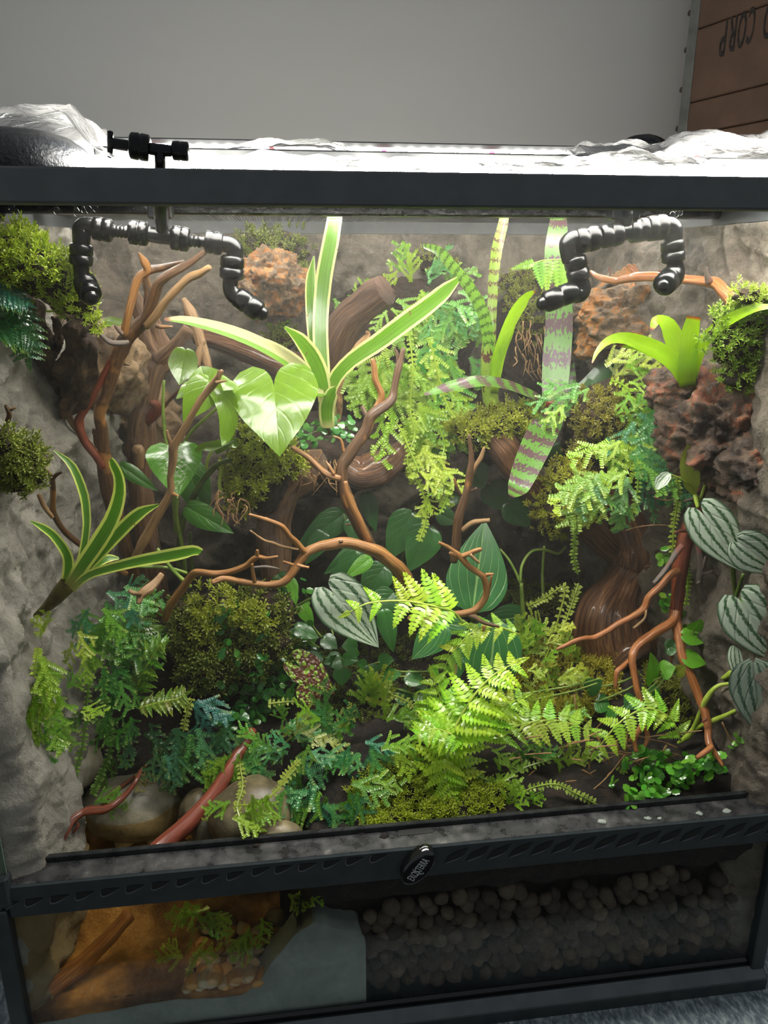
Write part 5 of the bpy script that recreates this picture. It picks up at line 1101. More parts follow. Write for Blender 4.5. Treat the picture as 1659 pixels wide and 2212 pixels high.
V, F, U = pleaf([(1500, 1068), (1494, 1045), (1490, 1010), (1492, 975), (1490, 954)], [8, 34, 42, 34, 10], .115, .11, fold=.25); mk('leaf', V, F, M['olive_leaf'], b, uv=U)
V, F, U = pleaf([(1498, 962), (1496, 950), (1492, 940)], [4, 16, 4], .115, .115, fold=.2); mk('leaf', V, F, M['olive_leaf'], b, uv=U)
V, F, U = pleaf([(1446, 1022), (1438, 1030), (1428, 1042), (1418, 1056)], [8, 26, 30, 10], .10, .095, fold=.4); mk('leaf', V, F, M['silver'], b, uv=U, label='tiny cupped leaf holding a water drop')
for pts, w_ in (([(1508, 1076), (1490, 1048), (1466, 1032), (1446, 1024)], [6, 4, 4, 3]), ([(1512, 1080), (1524, 1040), (1522, 1000), (1510, 966)], [7, 6, 6, 5]), ([(1500, 1064), (1504, 1080), (1508, 1096)], [8, 10, 8])): stem(b, pts, w_, .118, .11, 'stem_yel')
b = plant('spotted brown-and-green begonia pair of leaves at the middle of the floor', 660, 1490, .155, name='begonia')
hleaf(b, 'begonia', 668, 1456, 724, 1500, 70, .14, .13, lobe=.85, sag=.06, fold=.15, mid=-.15, side=-.1, hint=A3([.05, -.8, .55]))
hleaf(b, 'begonia', 664, 1488, 690, 1528, 56, .13, .12, lobe=.35, sag=.1, fold=.25, mid=.1)
stem(b, [(668, 1457), (662, 1475), (660, 1492), (664, 1530)], [6, 6, 6, 5], .14, .14, 'stem_red'); stem(b, [(664, 1490), (672, 1515), (680, 1540)], [4, 5, 5], .13, .135, 'stem_red')

# ------------------------------------------------------------------ ferns: frond > pinna
def pinna_mesh(n=10, ser=.36, seed=0):
    V, F, U = [], [], []; r = random.Random(seed)
    def quad(pts, v):
        k = len(V); V.extend(pts); U.extend([(.2, v), (.8, v), (.8, v+.1), (.2, v+.1)][:len(pts)]); F.append(list(range(k, k+len(pts))))
    for i in range(n):
        t = i/n; w_ = ser*(1-t)**.75*(.85+.15*min(1, t*6)); L = 1.15/n
        for s in (-1, 1):
            y0 = t; wig = r.uniform(-.03, .03)
            k = len(V); fw_ = .35*w_
            V.extend([(0, y0+L*.08, .0), (s*w_*.5, y0+fw_*.5-L*.12, .03+wig), (s*w_, y0+fw_+L*.22, .0+wig), (s*w_*.62, y0+fw_*.6+L*.78, .03+wig), (0, y0+L*.74, .0)])
            U.extend([(.5, t), (.5+s*.25, t), (.5+s*.5, t+.1), (.5+s*.25, t+.1), (.5, t+.1)])
            f = [k, k+1, k+2, k+3, k+4]; F.append(f if s > 0 else f[::-1])
    quad([(-.03, .97, 0), (.03, .97, 0), (0, 1.06, -.02)], 1.)
    V = [(x, y, z-.16*y*y) for x, y, z in V]
    return mesh('pinna', V, F, M['fern'], U, smooth=False)
PIN = [pinna_mesh(9, .31, 1), pinna_mesh(8, .34, 2), pinna_mesh(10, .28, 3)]
def frond(o, pts, wst, Ya, Yb, pin, ang, lens, col, skip=0, sides=(1, -1), up=.55, droop=0.):
    """rachis through pixels; pin pairs of pinnae, lens = pinna length in px along the rachis"""
    C = pxs(pts, Ya, Yb); Cc = catmull(C, 60)
    r = mk('frond', *tube(C, [x*.5*pxm(C[0]) for x in lerp(wst, len(C))], 6, 5, 0)[:2], M['stem_yel'], o)
    for i in range(skip, pin):
        t = (i+.5)/pin; j = min(58, int(t*59)); p = Cc[j]; T = nrm(Cc[j+1]-Cc[j])
        n_ = nrm(nrm(CAM-p)*(1-up)+A3([0, 0, up])); S = nrm(np.cross(T, n_)); L = np.interp(t, np.linspace(0, 1, len(lens)), lens)*pxm(p)
        for s in sides:
            a_ = math.radians(ang+RNG.uniform(-7, 7)); D = T*math.cos(a_)+S*s*math.sin(a_)+n_*(droop+RNG.uniform(-.1, .1))
            cc = [c*RNG.uniform(.85, 1.15) for c in lin(col)]
            inst('pinna', RNG.choice(PIN), frameM(p+n_*.0003, D, n_, L*RNG.uniform(.92, 1.06)), r, cc)
    D = nrm(Cc[59]-Cc[56]); inst('pinna', PIN[2], frameM(Cc[58], D, nrm(CAM-Cc[58]), lens[-1]*pxm(Cc[58])), r, lin(col)); return r
f = thing('fern', P(930, 1345, .15), 'small bright fern frond spread before the hooked orange twig', 'fern', 'ferns')
frond(f, [(1000, 1345), (979, 1322), (945, 1312), (911, 1304), (864, 1298), (797, 1303), (752, 1324)], [6, 6, 6, 5, 5, 4, 2], .115, .10, 7, 62, [0, 92, 84, 70, 46, 30], '#b2d83c', skip=1, up=.4)
f = thing('fern', P(980, 1690, .07), 'big lush yellow-green fern at centre front with many fronds', 'fern', 'ferns')
frond(f, [(962, 1700), (966, 1640), (976, 1590), (1000, 1540), (1034, 1490), (1075, 1452), (1120, 1430)], [7, 7, 6, 6, 5, 4, 2], .055, .08, 11, 66, [80, 96, 96, 84, 64, 34], '#b4da38', skip=0)
frond(f, [(985, 1660), (978, 1610), (968, 1560), (952, 1510), (936, 1462)], [6, 6, 5, 4, 2], .07, .10, 9, 62, [60, 76, 70, 56, 30], '#a8d436', skip=1)
frond(f, [(960, 1640), (962, 1680), (975, 1715), (998, 1740)], [6, 5, 4, 2], .055, .04, 6, 62, [60, 56, 44, 26], '#aed636', skip=0)
frond(f, [(1040, 1600), (1058, 1560), (1090, 1525), (1130, 1506)], [5, 5, 4, 2], .07, .07, 7, 62, [52, 62, 52, 26], '#b2d83a', skip=0)
frond(f, [(1120, 1370), (1062, 1350), (1020, 1366), (990, 1396), (966, 1430), (952, 1470)], [5, 5, 5, 4, 3, 2], .13, .12, 10, 60, [34, 46, 46, 40, 24], '#a8d040', skip=0)
frond(f, [(1000, 1600), (960, 1580), (930, 1576), (900, 1590)], [5, 5, 4, 2], .06, .05, 7, 62, [46, 56, 46, 24], '#8fc22e')
f = thing('fern', P(1180, 1570, .10), 'drooping fern frond with white-lit pinnae right of the big fern', 'fern', 'ferns')
frond(f, [(1080, 1600), (1110, 1572), (1150, 1560), (1195, 1556), (1240, 1566), (1278, 1584)], [5, 5, 5, 4, 4, 2], .085, .075, 8, 72, [44, 56, 58, 52, 32], '#a8d04a', up=.45)
f = thing('fern', P(1400, 1560, .07), 'arching fern frond under the hanging red-brown roots at right', 'fern', 'ferns')
frond(f, [(1470, 1600), (1452, 1556), (1420, 1535), (1388, 1532), (1345, 1556), (1312, 1590), (1288, 1626)], [5, 5, 5, 5, 4, 4, 2], .055, .055, 9, 66, [40, 50, 54, 54, 48, 28], '#9fce3c', up=.45)
f = thing('fern', P(1190, 640, .30), 'pale fern tips hanging in front of the striped leaf by the right nozzle', 'fern', 'ferns')
frond(f, [(1262, 560), (1230, 560), (1205, 561), (1176, 562), (1152, 568)], [4, 4, 4, 3, 2], .22, .215, 5, 88, [70, 72, 74, 72, 50], '#8fb84c', sides=(-1,), up=.1)
f = thing('fern', P(330, 1440, .13), 'shaded fern frond curling on the dark bank at left', 'fern', 'ferns')
frond(f, [(296, 1500), (302, 1465), (325, 1425), (345, 1395), (358, 1388)], [4, 4, 4, 3, 2], .14, .13, 9, 62, [30, 46, 46, 30, 16], '#6f9a2c')
frond(f, [(290, 1335), (310, 1365), (330, 1390), (345, 1410)], [4, 4, 3, 2], .17, .16, 8, 62, [50, 60, 50, 26], '#567f2a')
frond(f, [(300, 1530), (340, 1518), (380, 1510), (400, 1500)], [4, 4, 3, 2], .12, .12, 9, 70, [26, 36, 36, 20], '#6d8a26')
frond(f, [(20, 640), (36, 680), (50, 730), (60, 775)], [4, 4, 3, 2], .11, .12, 8, 66, [50, 66, 60, 34], '#3f7a3c')
f = thing('fern', P(20, 660, .1), 'blue-green fern in the dark hollow of the cork bark, far left', 'fern', 'ferns')
frond(f, [(-30, 600), (0, 620), (30, 640), (58, 655)], [4, 4, 3, 2], .09, .10, 8, 66, [40, 50, 44, 26], '#4f8f7a')
frond(f, [(-40, 700), (0, 700), (40, 715), (70, 740)], [4, 4, 3, 2], .10, .11, 9, 66, [60, 70, 54, 30], '#35703a')

# ------------------------------------------------------------------ spikemoss (flat forked sprays)
def sela_mesh(seed, n=6):
    r = random.Random(seed); V, F, U = [], [], []
    def strip(p0, d, L, w_, z0):
        px_, py_ = -d[1], d[0]; m = max(4, int(L/.052)); cur = r.uniform(-.35, .35)
        P0 = A3(p0); dd = A3(d, float)
        for i in range(m):
            t = i/m; a_ = cur*t; D = A3([dd[0]*math.cos(a_)-dd[1]*math.sin(a_), dd[0]*math.sin(a_)+dd[1]*math.cos(a_)]); N_ = A3([-D[1], D[0]])
            c = P0+D*L*t; ww = w_*(1-.45*t)*(1+.15*r.random()); st = L/m*.62; zz = z0-.10*(L*t)**2+r.uniform(-.008, .008)
            for s in (-1, 1):
                k = len(V); q = c+N_*s*ww
                V.extend([(c[0]-D[0]*st*.5, c[1]-D[1]*st*.5, zz), (q[0]-D[0]*st*.2, q[1]-D[1]*st*.2, zz+.018), (q[0]+D[0]*st*.8, q[1]+D[1]*st*.8, zz+.012), (c[0]+D[0]*st*.9, c[1]+D[1]*st*.9, zz)])
                vv = .25+.75*t*(L/.5)*.9 if L < .6 else t*.9
                U.extend([(.5, vv)]*4); f = [k, k+1, k+2, k+3]; F.append(f if s < 0 else f[::-1])
            if i % 2 == 0:
                k = len(V); V.extend([(c[0]-N_[0]*ww*.35, c[1]-N_[1]*ww*.35, zz+.02), (c[0]+N_[0]*ww*.35, c[1]+N_[1]*ww*.35, zz+.02), (c[0]+D[0]*st*1.6, c[1]+D[1]*st*1.6, zz+.03)]); U.extend([(.5, t)]*3); F.append([k, k+1, k+2])
        return P0+D*L, D
    strip((0, 0), (0, 1), 1., .072, 0)
    for i in range(n):
        t = .10+.78*i/(n-1); s = 1 if i % 2 else -1; a_ = s*r.uniform(.62, .95); L = (.62-.40*t)*r.uniform(.8, 1.15)
        e, D = strip((0, t), (math.sin(a_), math.cos(a_)), L, .068, -.03*t)
        if L > .22:
            for k_ in range(r.choice((0, 1, 1, 2))):
                tt = r.uniform(.3, .7); b_ = a_+r.choice((-1, 1))*r.uniform(.5, .75)
                strip((math.sin(a_)*L*tt, t+math.cos(a_)*L*tt), (math.sin(b_), math.cos(b_)), L*r.uniform(.42, .62), .062, -.05)
    return mesh('spray', V, F, M['sela'], U, smooth=False)
SEL = [sela_mesh(s, n) for s, n in ((1, 5), (2, 6), (3, 4), (4, 5), (5, 6))]
def hexmix(a, b, t): return tuple(x*(1-t)+y*t for x, y in zip(lin(a), lin(b)))
def sela(label, px, py, Y, regions, name='spikemoss', group='spikemoss clumps'):
    """regions: (cx, cy, rx, ry, Ya, Yb, n, screen angle, spread, len px, colour a, colour b)"""
    o = thing(name, P(px, py, Y), label, 'plant', group)
    for cx, cy, rx, ry, Ya, Yb, n, ang, spr, L, ca, cb in regions:
        for i in range(max(2, round(n*.85))):
            a_, q = RNG.uniform(0, 6.283), math.sqrt(RNG.random()); x, y = cx+math.cos(a_)*q*rx, cy+math.sin(a_)*q*ry
            p = P(x, y, RNG.uniform(Ya, Yb)); th = math.radians(ang+RNG.uniform(-spr, spr))
            D = _rt*math.cos(th)+A3([0, 0, 1.])*math.sin(th)*.9+A3([0, -1., 0])*RNG.uniform(-.1, .5)
            n_ = nrm(nrm(CAM-p)*.75+A3([0, 0, .6])+A3([RNG.uniform(-.4, .4), RNG.uniform(-.3, .3), RNG.uniform(-.2, .3)]))
            inst('spray', RNG.choice(SEL), frameM(p, D, n_, L*RNG.uniform(.65, 1.25)*pxm(p)), o, hexmix(ca, cb, RNG.random()))
    return o
def strand(o, pts, Ya, Yb, gap=9, size=11, col='#9cbc3c', wst=4):
    """a creeping runner: stem with small paired leaves, one part"""
    C = pxs(pts, Ya, Yb); m = pxm(C[0]); V, F, U = tube(C, [wst*.5*m]*len(C), 6, 5, .05); parts = [(V, F, U*0)]
    Ln = sum(np.linalg.norm(C[i+1]-C[i]) for i in range(len(C)-1)); n = max(4, int(Ln/(gap*m))); Cc = catmull(C, n+1)
    for i in range(n):
        T = nrm(Cc[i+1]-Cc[i]); h = nrm(CAM-Cc[i]); S = nrm(np.cross(T, h))
        for s in (-1, 1):
            D = nrm(S*s+T*RNG.uniform(.1, .7)+h*RNG.uniform(-.2, .5)); W_ = nrm(np.cross(D, h)); L = size*m*RNG.uniform(.7, 1.2); p = Cc[i]
            parts.append(([p, p+D*L*.45+W_*L*.32, p+D*L, p+D*L*.45-W_*L*.32], [[0, 1, 2, 3]], [(0, .1), (.3, .5), (.5, 1), (.3, .5)]))
    V, F, U = join(parts); r = mk('runner', V, F, M['sela'], o, uv=U, smooth=False); r.color = (*lin(col), 1); return r
GA, GB, BL, YL, DK = '#76ab2c', '#a4c638', '#47906a', '#bccb48', '#3a6f28'
s = sela('fresh green spikemoss curtain hanging behind the centre, trailing long strands', 900, 640, .36, [
    (880, 660, 60, 50, .34, .37, 16, -70, 60, 80, GA, GB), (800, 660, 30, 30, .37, .38, 4, 60, 40, 60, GA, GB), (866, 600, 26, 24, .36, .37, 5, 90, 35, 66, GA, GB), (740, 640, 24, 16, .38, .38, 3, -30, 50, 54, '#4f9a3a', GA),
    (930, 600, 40, 20, .35, .36, 5, 60, 60, 62, '#4f9a5a', GA), (960, 680, 60, 60, .31, .34, 16, -70, 60, 80, GA, '#5fae5a'), (790, 800, 60, 40, .30, .34, 11, -100, 60, 78, GA, GB), (860, 800, 70, 60, .28, .33, 20, -80, 50, 84, GA, GB), (950, 770, 50, 50, .29, .32, 12, -80, 40, 80, '#55a84a', GB), (1020, 730, 30, 60, .32, .34, 7, -60, 50, 66, GA, '#5aa65a'),
    (880, 890, 60, 40, .26, .29, 12, -85, 30, 80, GA, GB), (960, 870, 50, 40, .27, .29, 9, -70, 35, 76, GA, GB), (900, 960, 30, 30, .24, .26, 7, -90, 25, 64, GB, YL), (930, 1020, 30, 30, .23, .25, 8, -70, 40, 60, GB, YL), (916, 1080, 16, 24, .225, .235, 4, -90, 30, 46, GB, YL), (660, 650, 20, 20, .38, .385, 2, -40, 40, 50, GA, GB), (720, 800, 30, 30, .33, .34, 4, -80, 60, 64, GA, GB), (590, 690, 50, 14, .34, .36, 2, 20, 30, 50, GA, GB)])
for pts, a_, b_ in (([(884, 720), (892, 800), (886, 880), (896, 940), (880, 1000), (912, 1060), (920, 1120), (905, 1170)], .28, .215), ([(930, 740), (960, 860), (990, 910), (1040, 950)], .29, .24), ([(820, 880), (860, 920), (880, 960), (905, 1020)], .27, .235), ([(940, 900), (960, 960), (950, 1010), (970, 1060), (950, 1110)], .26, .225)): strand(s, pts, a_, b_)
s = sela('large blue-tipped spikemoss spilling over the crown of the ridged trunk', 1360, 880, .24, [
    (1330, 800, 40, 16, .25, .26, 6, 40, 70, 60, YL, '#c6cf86'), (1400, 790, 50, 20, .22, .24, 8, 30, 60, 66, GA, YL), (1240, 850, 40, 20, .23, .24, 5, 200, 25, 70, GA, '#4fa060'), (1210, 890, 20, 26, .22, .23, 3, 235, 20, 70, GA, GB), (1370, 860, 50, 40, .20, .23, 12, -60, 70, 76, '#5fa22e', GB), (1400, 920, 50, 36, .17, .20, 11, -70, 60, 84, '#5fa22e', '#4a8f6f'),
    (1440, 910, 36, 40, .17, .19, 7, -30, 50, 76, '#3f7f6a', GA), (1340, 950, 40, 30, .17, .19, 8, -110, 45, 80, GA, GB), (1390, 990, 40, 30, .15, .17, 8, -75, 35, 90, BL, '#7fb84a'), (1320, 1030, 50, 30, .15, .17, 9, -130, 35, 90, BL, GB), (1350, 1060, 40, 30, .145, .16, 7, -90, 30, 66, BL, '#86bc52'), (1450, 1010, 30, 30, .14, .15, 4, -60, 30, 76, BL, GA), (1290, 1080, 30, 20, .15, .16, 4, -120, 30, 64, GA, YL), (1390, 1080, 30, 20, .15, .155, 3, -110, 40, 56, BL, GA), (1470, 830, 20, 20, .17, .18, 2, 0, 40, 50, GA, GB)])
for pts, a_, b_ in (([(1310, 1040), (1276, 1090), (1254, 1120), (1242, 1160), (1240, 1200), (1248, 1240)], .15, .165), ([(1376, 1000), (1378, 1040), (1374, 1080), (1366, 1110)], .15, .15), ([(1462, 1030), (1464, 1080), (1456, 1130), (1452, 1200)], .14, .14), ([(1320, 822), (1340, 828), (1356, 840)], .21, .205), ([(1478, 1210), (1486, 1260), (1480, 1320)], .14, .14)): strand(s, pts, a_, b_)
s = sela('spikemoss hanging in a dense curtain below the yellow-edged bromeliad', 240, 1290, .16, [
    (250, 1280, 50, 24, .15, .17, 9, -40, 80, 66, '#5f9a3a', '#4f9a7a'), (200, 1310, 26, 40, .13, .15, 6, -100, 40, 70, GA, BL), (180, 1390, 24, 40, .11, .12, 7, -95, 30, 60, GA, YL), (230, 1360, 40, 40, .13, .15, 9, -80, 50, 74, '#4f8f2f', GA), (290, 1380, 40, 50, .14, .16, 10, -70, 50, 72, '#3d7a2c', '#4f8f2f'), (260, 1460, 50, 40, .12, .14, 9, -80, 40, 66, '#3d7a2c', '#5a9a3a'), (240, 1540, 60, 40, .11, .13, 9, -90, 50, 60, DK, '#4f8f2f'), (290, 1590, 50, 40, .11, .13, 8, -80, 60, 62, DK, '#3f7a4a'), (250, 1640, 40, 20, .12, .13, 5, -90, 40, 52, '#4f8f2f', GA), (320, 1290, 20, 30, .18, .19, 4, -70, 40, 60, '#4f8f2f', GA), (215, 1745, 50, 14, .10, .105, 5, 0, 40, 56, '#4a8f2f', GA)])
for pts, a_, b_ in (([(195, 1420), (190, 1500), (180, 1600), (160, 1680), (168, 1715)], .12, .10), ([(225, 1440), (228, 1520), (242, 1600), (215, 1680), (200, 1716)], .125, .11), ([(185, 1535), (210, 1560), (250, 1610)], .115, .12)): strand(s, pts, a_, b_, col='#6f9a34')
s = sela('bright strip of spikemoss clinging low on the left rock wall', 90, 1400, .03, [
    (100, 1375, 16, 14, .07, .08, 4, 70, 50, 56, GA, YL), (90, 1440, 22, 30, .055, .07, 7, -95, 30, 74, GA, GB), (100, 1500, 30, 30, .045, .06, 9, -95, 30, 84, GA, GB), (74, 1550, 20, 30, .035, .045, 6, -100, 25, 66, GA, YL), (120, 1560, 22, 30, .045, .055, 6, -80, 25, 74, '#6fb04a', GB), (140, 1490, 10, 16, .07, .075, 2, 20, 40, 46, '#6fb04a', GB), (170, 1530, 14, 8, .07, .08, 2, -20, 20, 46, GA, GB)])
strand(s, [(85, 1400), (76, 1440), (72, 1500), (66, 1560), (80, 1610)], .06, .04, col='#b9cf4a')
s = sela('teal spikemoss fanning down over the pool edge', 430, 1560, .12, [
    (430, 1530, 34, 24, .12, .13, 6, -60, 60, 74, '#35746a', BL), (400, 1580, 40, 30, .11, .12, 9, -95, 30, 84, '#3d7f72', '#74ac3e'), (480, 1580, 30, 24, .11, .12, 7, -70, 40, 76, '#3d7f72', '#74ac3e'), (360, 1640, 30, 24, .10, .11, 7, -90, 35, 74, '#35746a', GA), (500, 1650, 40, 30, .095, .11, 9, -100, 40, 70, GA, GB), (470, 1680, 20, 30, .09, .10, 4, -110, 40, 60, GA, GB), (540, 1640, 30, 24, .095, .11, 6, 0, 50, 66, '#4f9f62', GA), (530, 1765, 34, 30, .026, .034, 8, -70, 60, 60, GA, GB), (560, 1720, 30, 20, .03, .04, 5, -100, 60, 56, GA, GB), (490, 1740, 20, 14, .045, .055, 4, -120, 50, 52, GA, YL), (300, 1670, 26, 12, .11, .12, 3, -90, 50, 40, '#a8a060', '#c0b070')])
for pts, a_, b_ in (([(415, 1510), (402, 1545), (396, 1580)], .125, .12), ([(518, 1650), (524, 1700), (512, 1745), (530, 1790)], .07, .026), ([(505, 1740), (560, 1735), (600, 1705), (620, 1670), (650, 1640)], .03, .06)): strand(s, pts, a_, b_, col='#a9b84a')
s = sela('broad glistening spikemoss carpet across the front middle of the floor', 760, 1640, .09, [
    (640, 1580, 50, 30, .11, .13, 10, 20, 90, 70, '#4f9a62', GA), (720, 1560, 50, 40, .11, .13, 10, 90, 80, 70, '#3f8f5a', GA), (810, 1510, 30, 40, .12, .13, 7, 88, 30, 80, GA, YL), (860, 1540, 50, 30, .10, .12, 9, 60, 70, 66, GA, GB), (700, 1640, 60, 40, .08, .10, 14, -80, 80, 74, '#3f8a62', GA), (790, 1640, 60, 50, .07, .09, 16, -70, 80, 76, '#2f7f62', '#5fae45'), (870, 1630, 50, 40, .07, .09, 12, -60, 80, 74, GA, GB), (660, 1720, 60, 34, .045, .06, 12, -110, 60, 80, '#3f8f62', GA), (740, 1730, 50, 34, .04, .055, 12, -90, 50, 84, '#2f7a5a', GA), (790, 1700, 30, 30, .055, .065, 6, -60, 60, 70, '#3f8f52', GB), (600, 1620, 30, 24, .10, .11, 6, 180, 60, 60, '#4f9f62', GA), (690, 1590, 90, 30, .10, .12, 10, 60, 90, 60, YL, '#c2c878'), (900, 1580, 30, 30, .085, .10, 6, 60, 80, 62, GA, GB), (560, 1600, 24, 20, .11, .12, 4, 160, 50, 56, '#4f9f62', GA)])
for pts, a_, b_ in (([(580, 1520), (620, 1516), (660, 1515)], .13, .13), ([(640, 1660), (600, 1700), (560, 1730)], .075, .065), ([(838, 1470), (836, 1500), (828, 1540)], .125, .12), ([(846, 1500), (880, 1515), (900, 1535)], .12, .11)): strand(s, pts, a_, b_, col='#b4c45a')
s = sela('mixed spikemoss on the right front floor, creeping along the channel', 1150, 1660, .08, [
    (1120, 1640, 40, 30, .07, .09, 8, 40, 90, 60, '#5f9f52', GA), (1110, 1740, 40, 16, .03, .045, 8, 80, 70, 56, GA, GB), (1180, 1470, 50, 40, .12, .15, 10, 60, 80, 56, GA, YL), (1160, 1390, 40, 40, .15, .18, 8, 70, 60, 56, '#7f9f3a', YL), (1220, 1650, 40, 20, .07, .08, 6, 0, 60, 56, GA, YL), (1215, 1370, 14, 12, .15, .155, 3, 90, 60, 40, YL, YL), (1230, 1430, 30, 20, .13, .14, 4, 100, 60, 44, GA, YL), (1060, 1640, 30, 26, .07, .08, 5, -30, 60, 56, GA, GB), (1130, 1420, 20, 30, .15, .16, 4, 110, 50, 60, GA, GB), (1330, 1690, 30, 16, .05, .06, 3, 60, 60, 40, GA, GB)])
for pts, a_, b_ in (([(1100, 1730), (1150, 1702), (1200, 1694), (1240, 1712), (1290, 1738)], .045, .03), ([(1000, 1640), (1040, 1680), (1090, 1690)], .06, .05), ([(1150, 1480), (1200, 1400), (1230, 1320), (1250, 1260)], .15, .19), ([(1140, 1310), (1180, 1290), (1220, 1270), (1200, 1360)], .2, .18), ([(1090, 1690), (1130, 1660), (1190, 1640)], .06, .07)): strand(s, pts, a_, b_, col='#a6bc4c')
s = sela('short green spikemoss tufts on the bare soil at right', 1250, 1560, .1, [(1170, 1540, 60, 20, .10, .12, 6, 70, 70, 50, GA, YL), (1240, 1480, 50, 30, .12, .14, 6, 80, 60, 48, '#8fae34', YL), (1060, 1700, 40, 20, .045, .06, 6, 30, 80, 54, GA, GB), (1250, 1640, 50, 16, .065, .08, 4, 30, 60, 44, GA, YL)])
s = sela('drowned spikemoss sprigs hanging behind the low front glass', 440, 1990, .02, [
    (410, 1960, 40, 20, .014, .03, 5, -60, 80, 70, '#7aa83a', GB), (450, 1980, 26, 14, .014, .03, 3, -40, 60, 60, '#7aa83a', GB), (552, 1990, 20, 20, .014, .02, 4, -100, 30, 70, '#6fa83a', GB), (540, 2030, 16, 16, .014, .02, 3, -110, 30, 56, '#6fa83a', GB), (410, 2060, 24, 14, .014, .02, 5, 90, 70, 56, '#8fb040', YL), (650, 1935, 30, 10, .014, .02, 3, -30, 40, 50, '#6f9a3a', GB)])
strand(s, [(408, 2110), (415, 2080), (440, 2050)], .016, .016, col='#9fbf4a')

# ------------------------------------------------------------------ small-leaved creepers (fig)
def fig_mesh(seed):
    r = random.Random(seed); n = 8; V, U = [(0, .5, .06)], [(.5, .5)]
    for i in range(n*2):
        a_ = math.pi*i/n; w_ = (1 if i % 2 == 0 else .86)*(.5+.04*r.random()); V.append((math.sin(a_)*w_*.85, .5-math.cos(a_)*w_*(1.12 if math.cos(a_) < 0 else .9), .02*math.sin(a_*3))); U.append((.5, .5-.5*math.cos(a_)))
    return mesh('leaf', V, [[0, 1+i, 1+(i+1) % (n*2)] for i in range(n*2)], M['fig'], U)
FIG = [fig_mesh(i) for i in range(3)]
def fig(label, px, py, Y, regions, cols, size=15, runners=(), name='creeping_fig', up=.5):
    o = thing(name, P(px, py, Y), label, 'plant', 'creeping figs')
    for cx, cy, rx, ry, Ya, Yb, n in regions:
        for i in range(n):
            a_, q = RNG.uniform(0, 6.283), math.sqrt(RNG.random()); p = P(cx+math.cos(a_)*q*rx, cy+math.sin(a_)*q*ry, RNG.uniform(Ya, Yb)); m = pxm(p)
            n_ = nrm(nrm(CAM-p)*(1-up)+A3([0, 0, up])+A3([RNG.uniform(-.4, .4), RNG.uniform(-.4, .4), RNG.uniform(-.2, .3)])); th = RNG.uniform(0, 6.28)
            inst('leaf', RNG.choice(FIG), frameM(p, _rt*math.cos(th)+A3([0, -.3, math.sin(th)]), n_, size*RNG.uniform(.7, 1.25)*m), o, hexmix(*cols, RNG.random()))
    for pts in runners: stem(o, pts, [3, 3, 3], regions[0][4], regions[0][5], 'stem_dark', 'runner')
    return o
fig('dark small-leaved fig carpeting the bank at centre left', 540, 1520, .17, [(560, 1500, 80, 40, .155, .175, 100), (600, 1450, 50, 40, .17, .185, 50), (480, 1340, 40, 30, .16, .165, 18), (540, 1360, 50, 60, .16, .17, 26), (500, 1440, 80, 50, .15, .16, 30), (520, 1560, 60, 20, .14, .15, 26)], ('#2f6f2c', '#4f8f34'), 19, [[(470, 1480), (540, 1500), (620, 1480)]])
fig('tiny glossy fig leaves at the foot of the cream-edged bromeliad', 700, 930, .25, [(680, 930, 60, 24, .235, .25, 46), (745, 925, 30, 22, .235, .245, 26), (640, 950, 30, 16, .225, .235, 14)], ('#3f7f3a', '#5f9a4a'), 16, [[(640, 950), (690, 930), (750, 920)]])
fig('bright wet fig leaves spreading over the soil at front right', 1450, 1670, .05, [(1400, 1640, 50, 26, .05, .065, 60), (1440, 1680, 70, 30, .035, .05, 80), (1500, 1660, 50, 26, .035, .05, 60), (1400, 1710, 50, 14, .025, .035, 34), (1540, 1650, 20, 24, .035, .045, 14), (1310, 1700, 16, 10, .04, .045, 4), (1345, 1740, 20, 8, .02, .03, 8)], ('#4f9a2a', '#74b83c'), 19, [[(1360, 1640), (1420, 1680), (1480, 1690)], [(1420, 1620), (1480, 1650), (1550, 1640)]], up=.6)
fig('sparse fig leaves dotting the rotten stump and the floor behind it', 640, 1270, .24, [(640, 1270, 40, 40, .22, .235, 14), (560, 1300, 20, 40, .215, .22, 8), (660, 1380, 40, 30, .2, .21, 12)], ('#3a7a2c', '#5f9a34'), 16)
fig('fig sprigs climbing the right wall behind the red-brown roots', 1440, 1280, .14, [(1440, 1190, 16, 20, .145, .15, 10), (1440, 1300, 20, 20, .145, .15, 12), (1600, 1590, 14, 10, .04, .045, 6), (1575, 1610, 20, 10, .045, .05, 4), (1480, 1330, 20, 20, .13, .135, 5)], ('#4f8f2a', '#7fb03c'), 18)

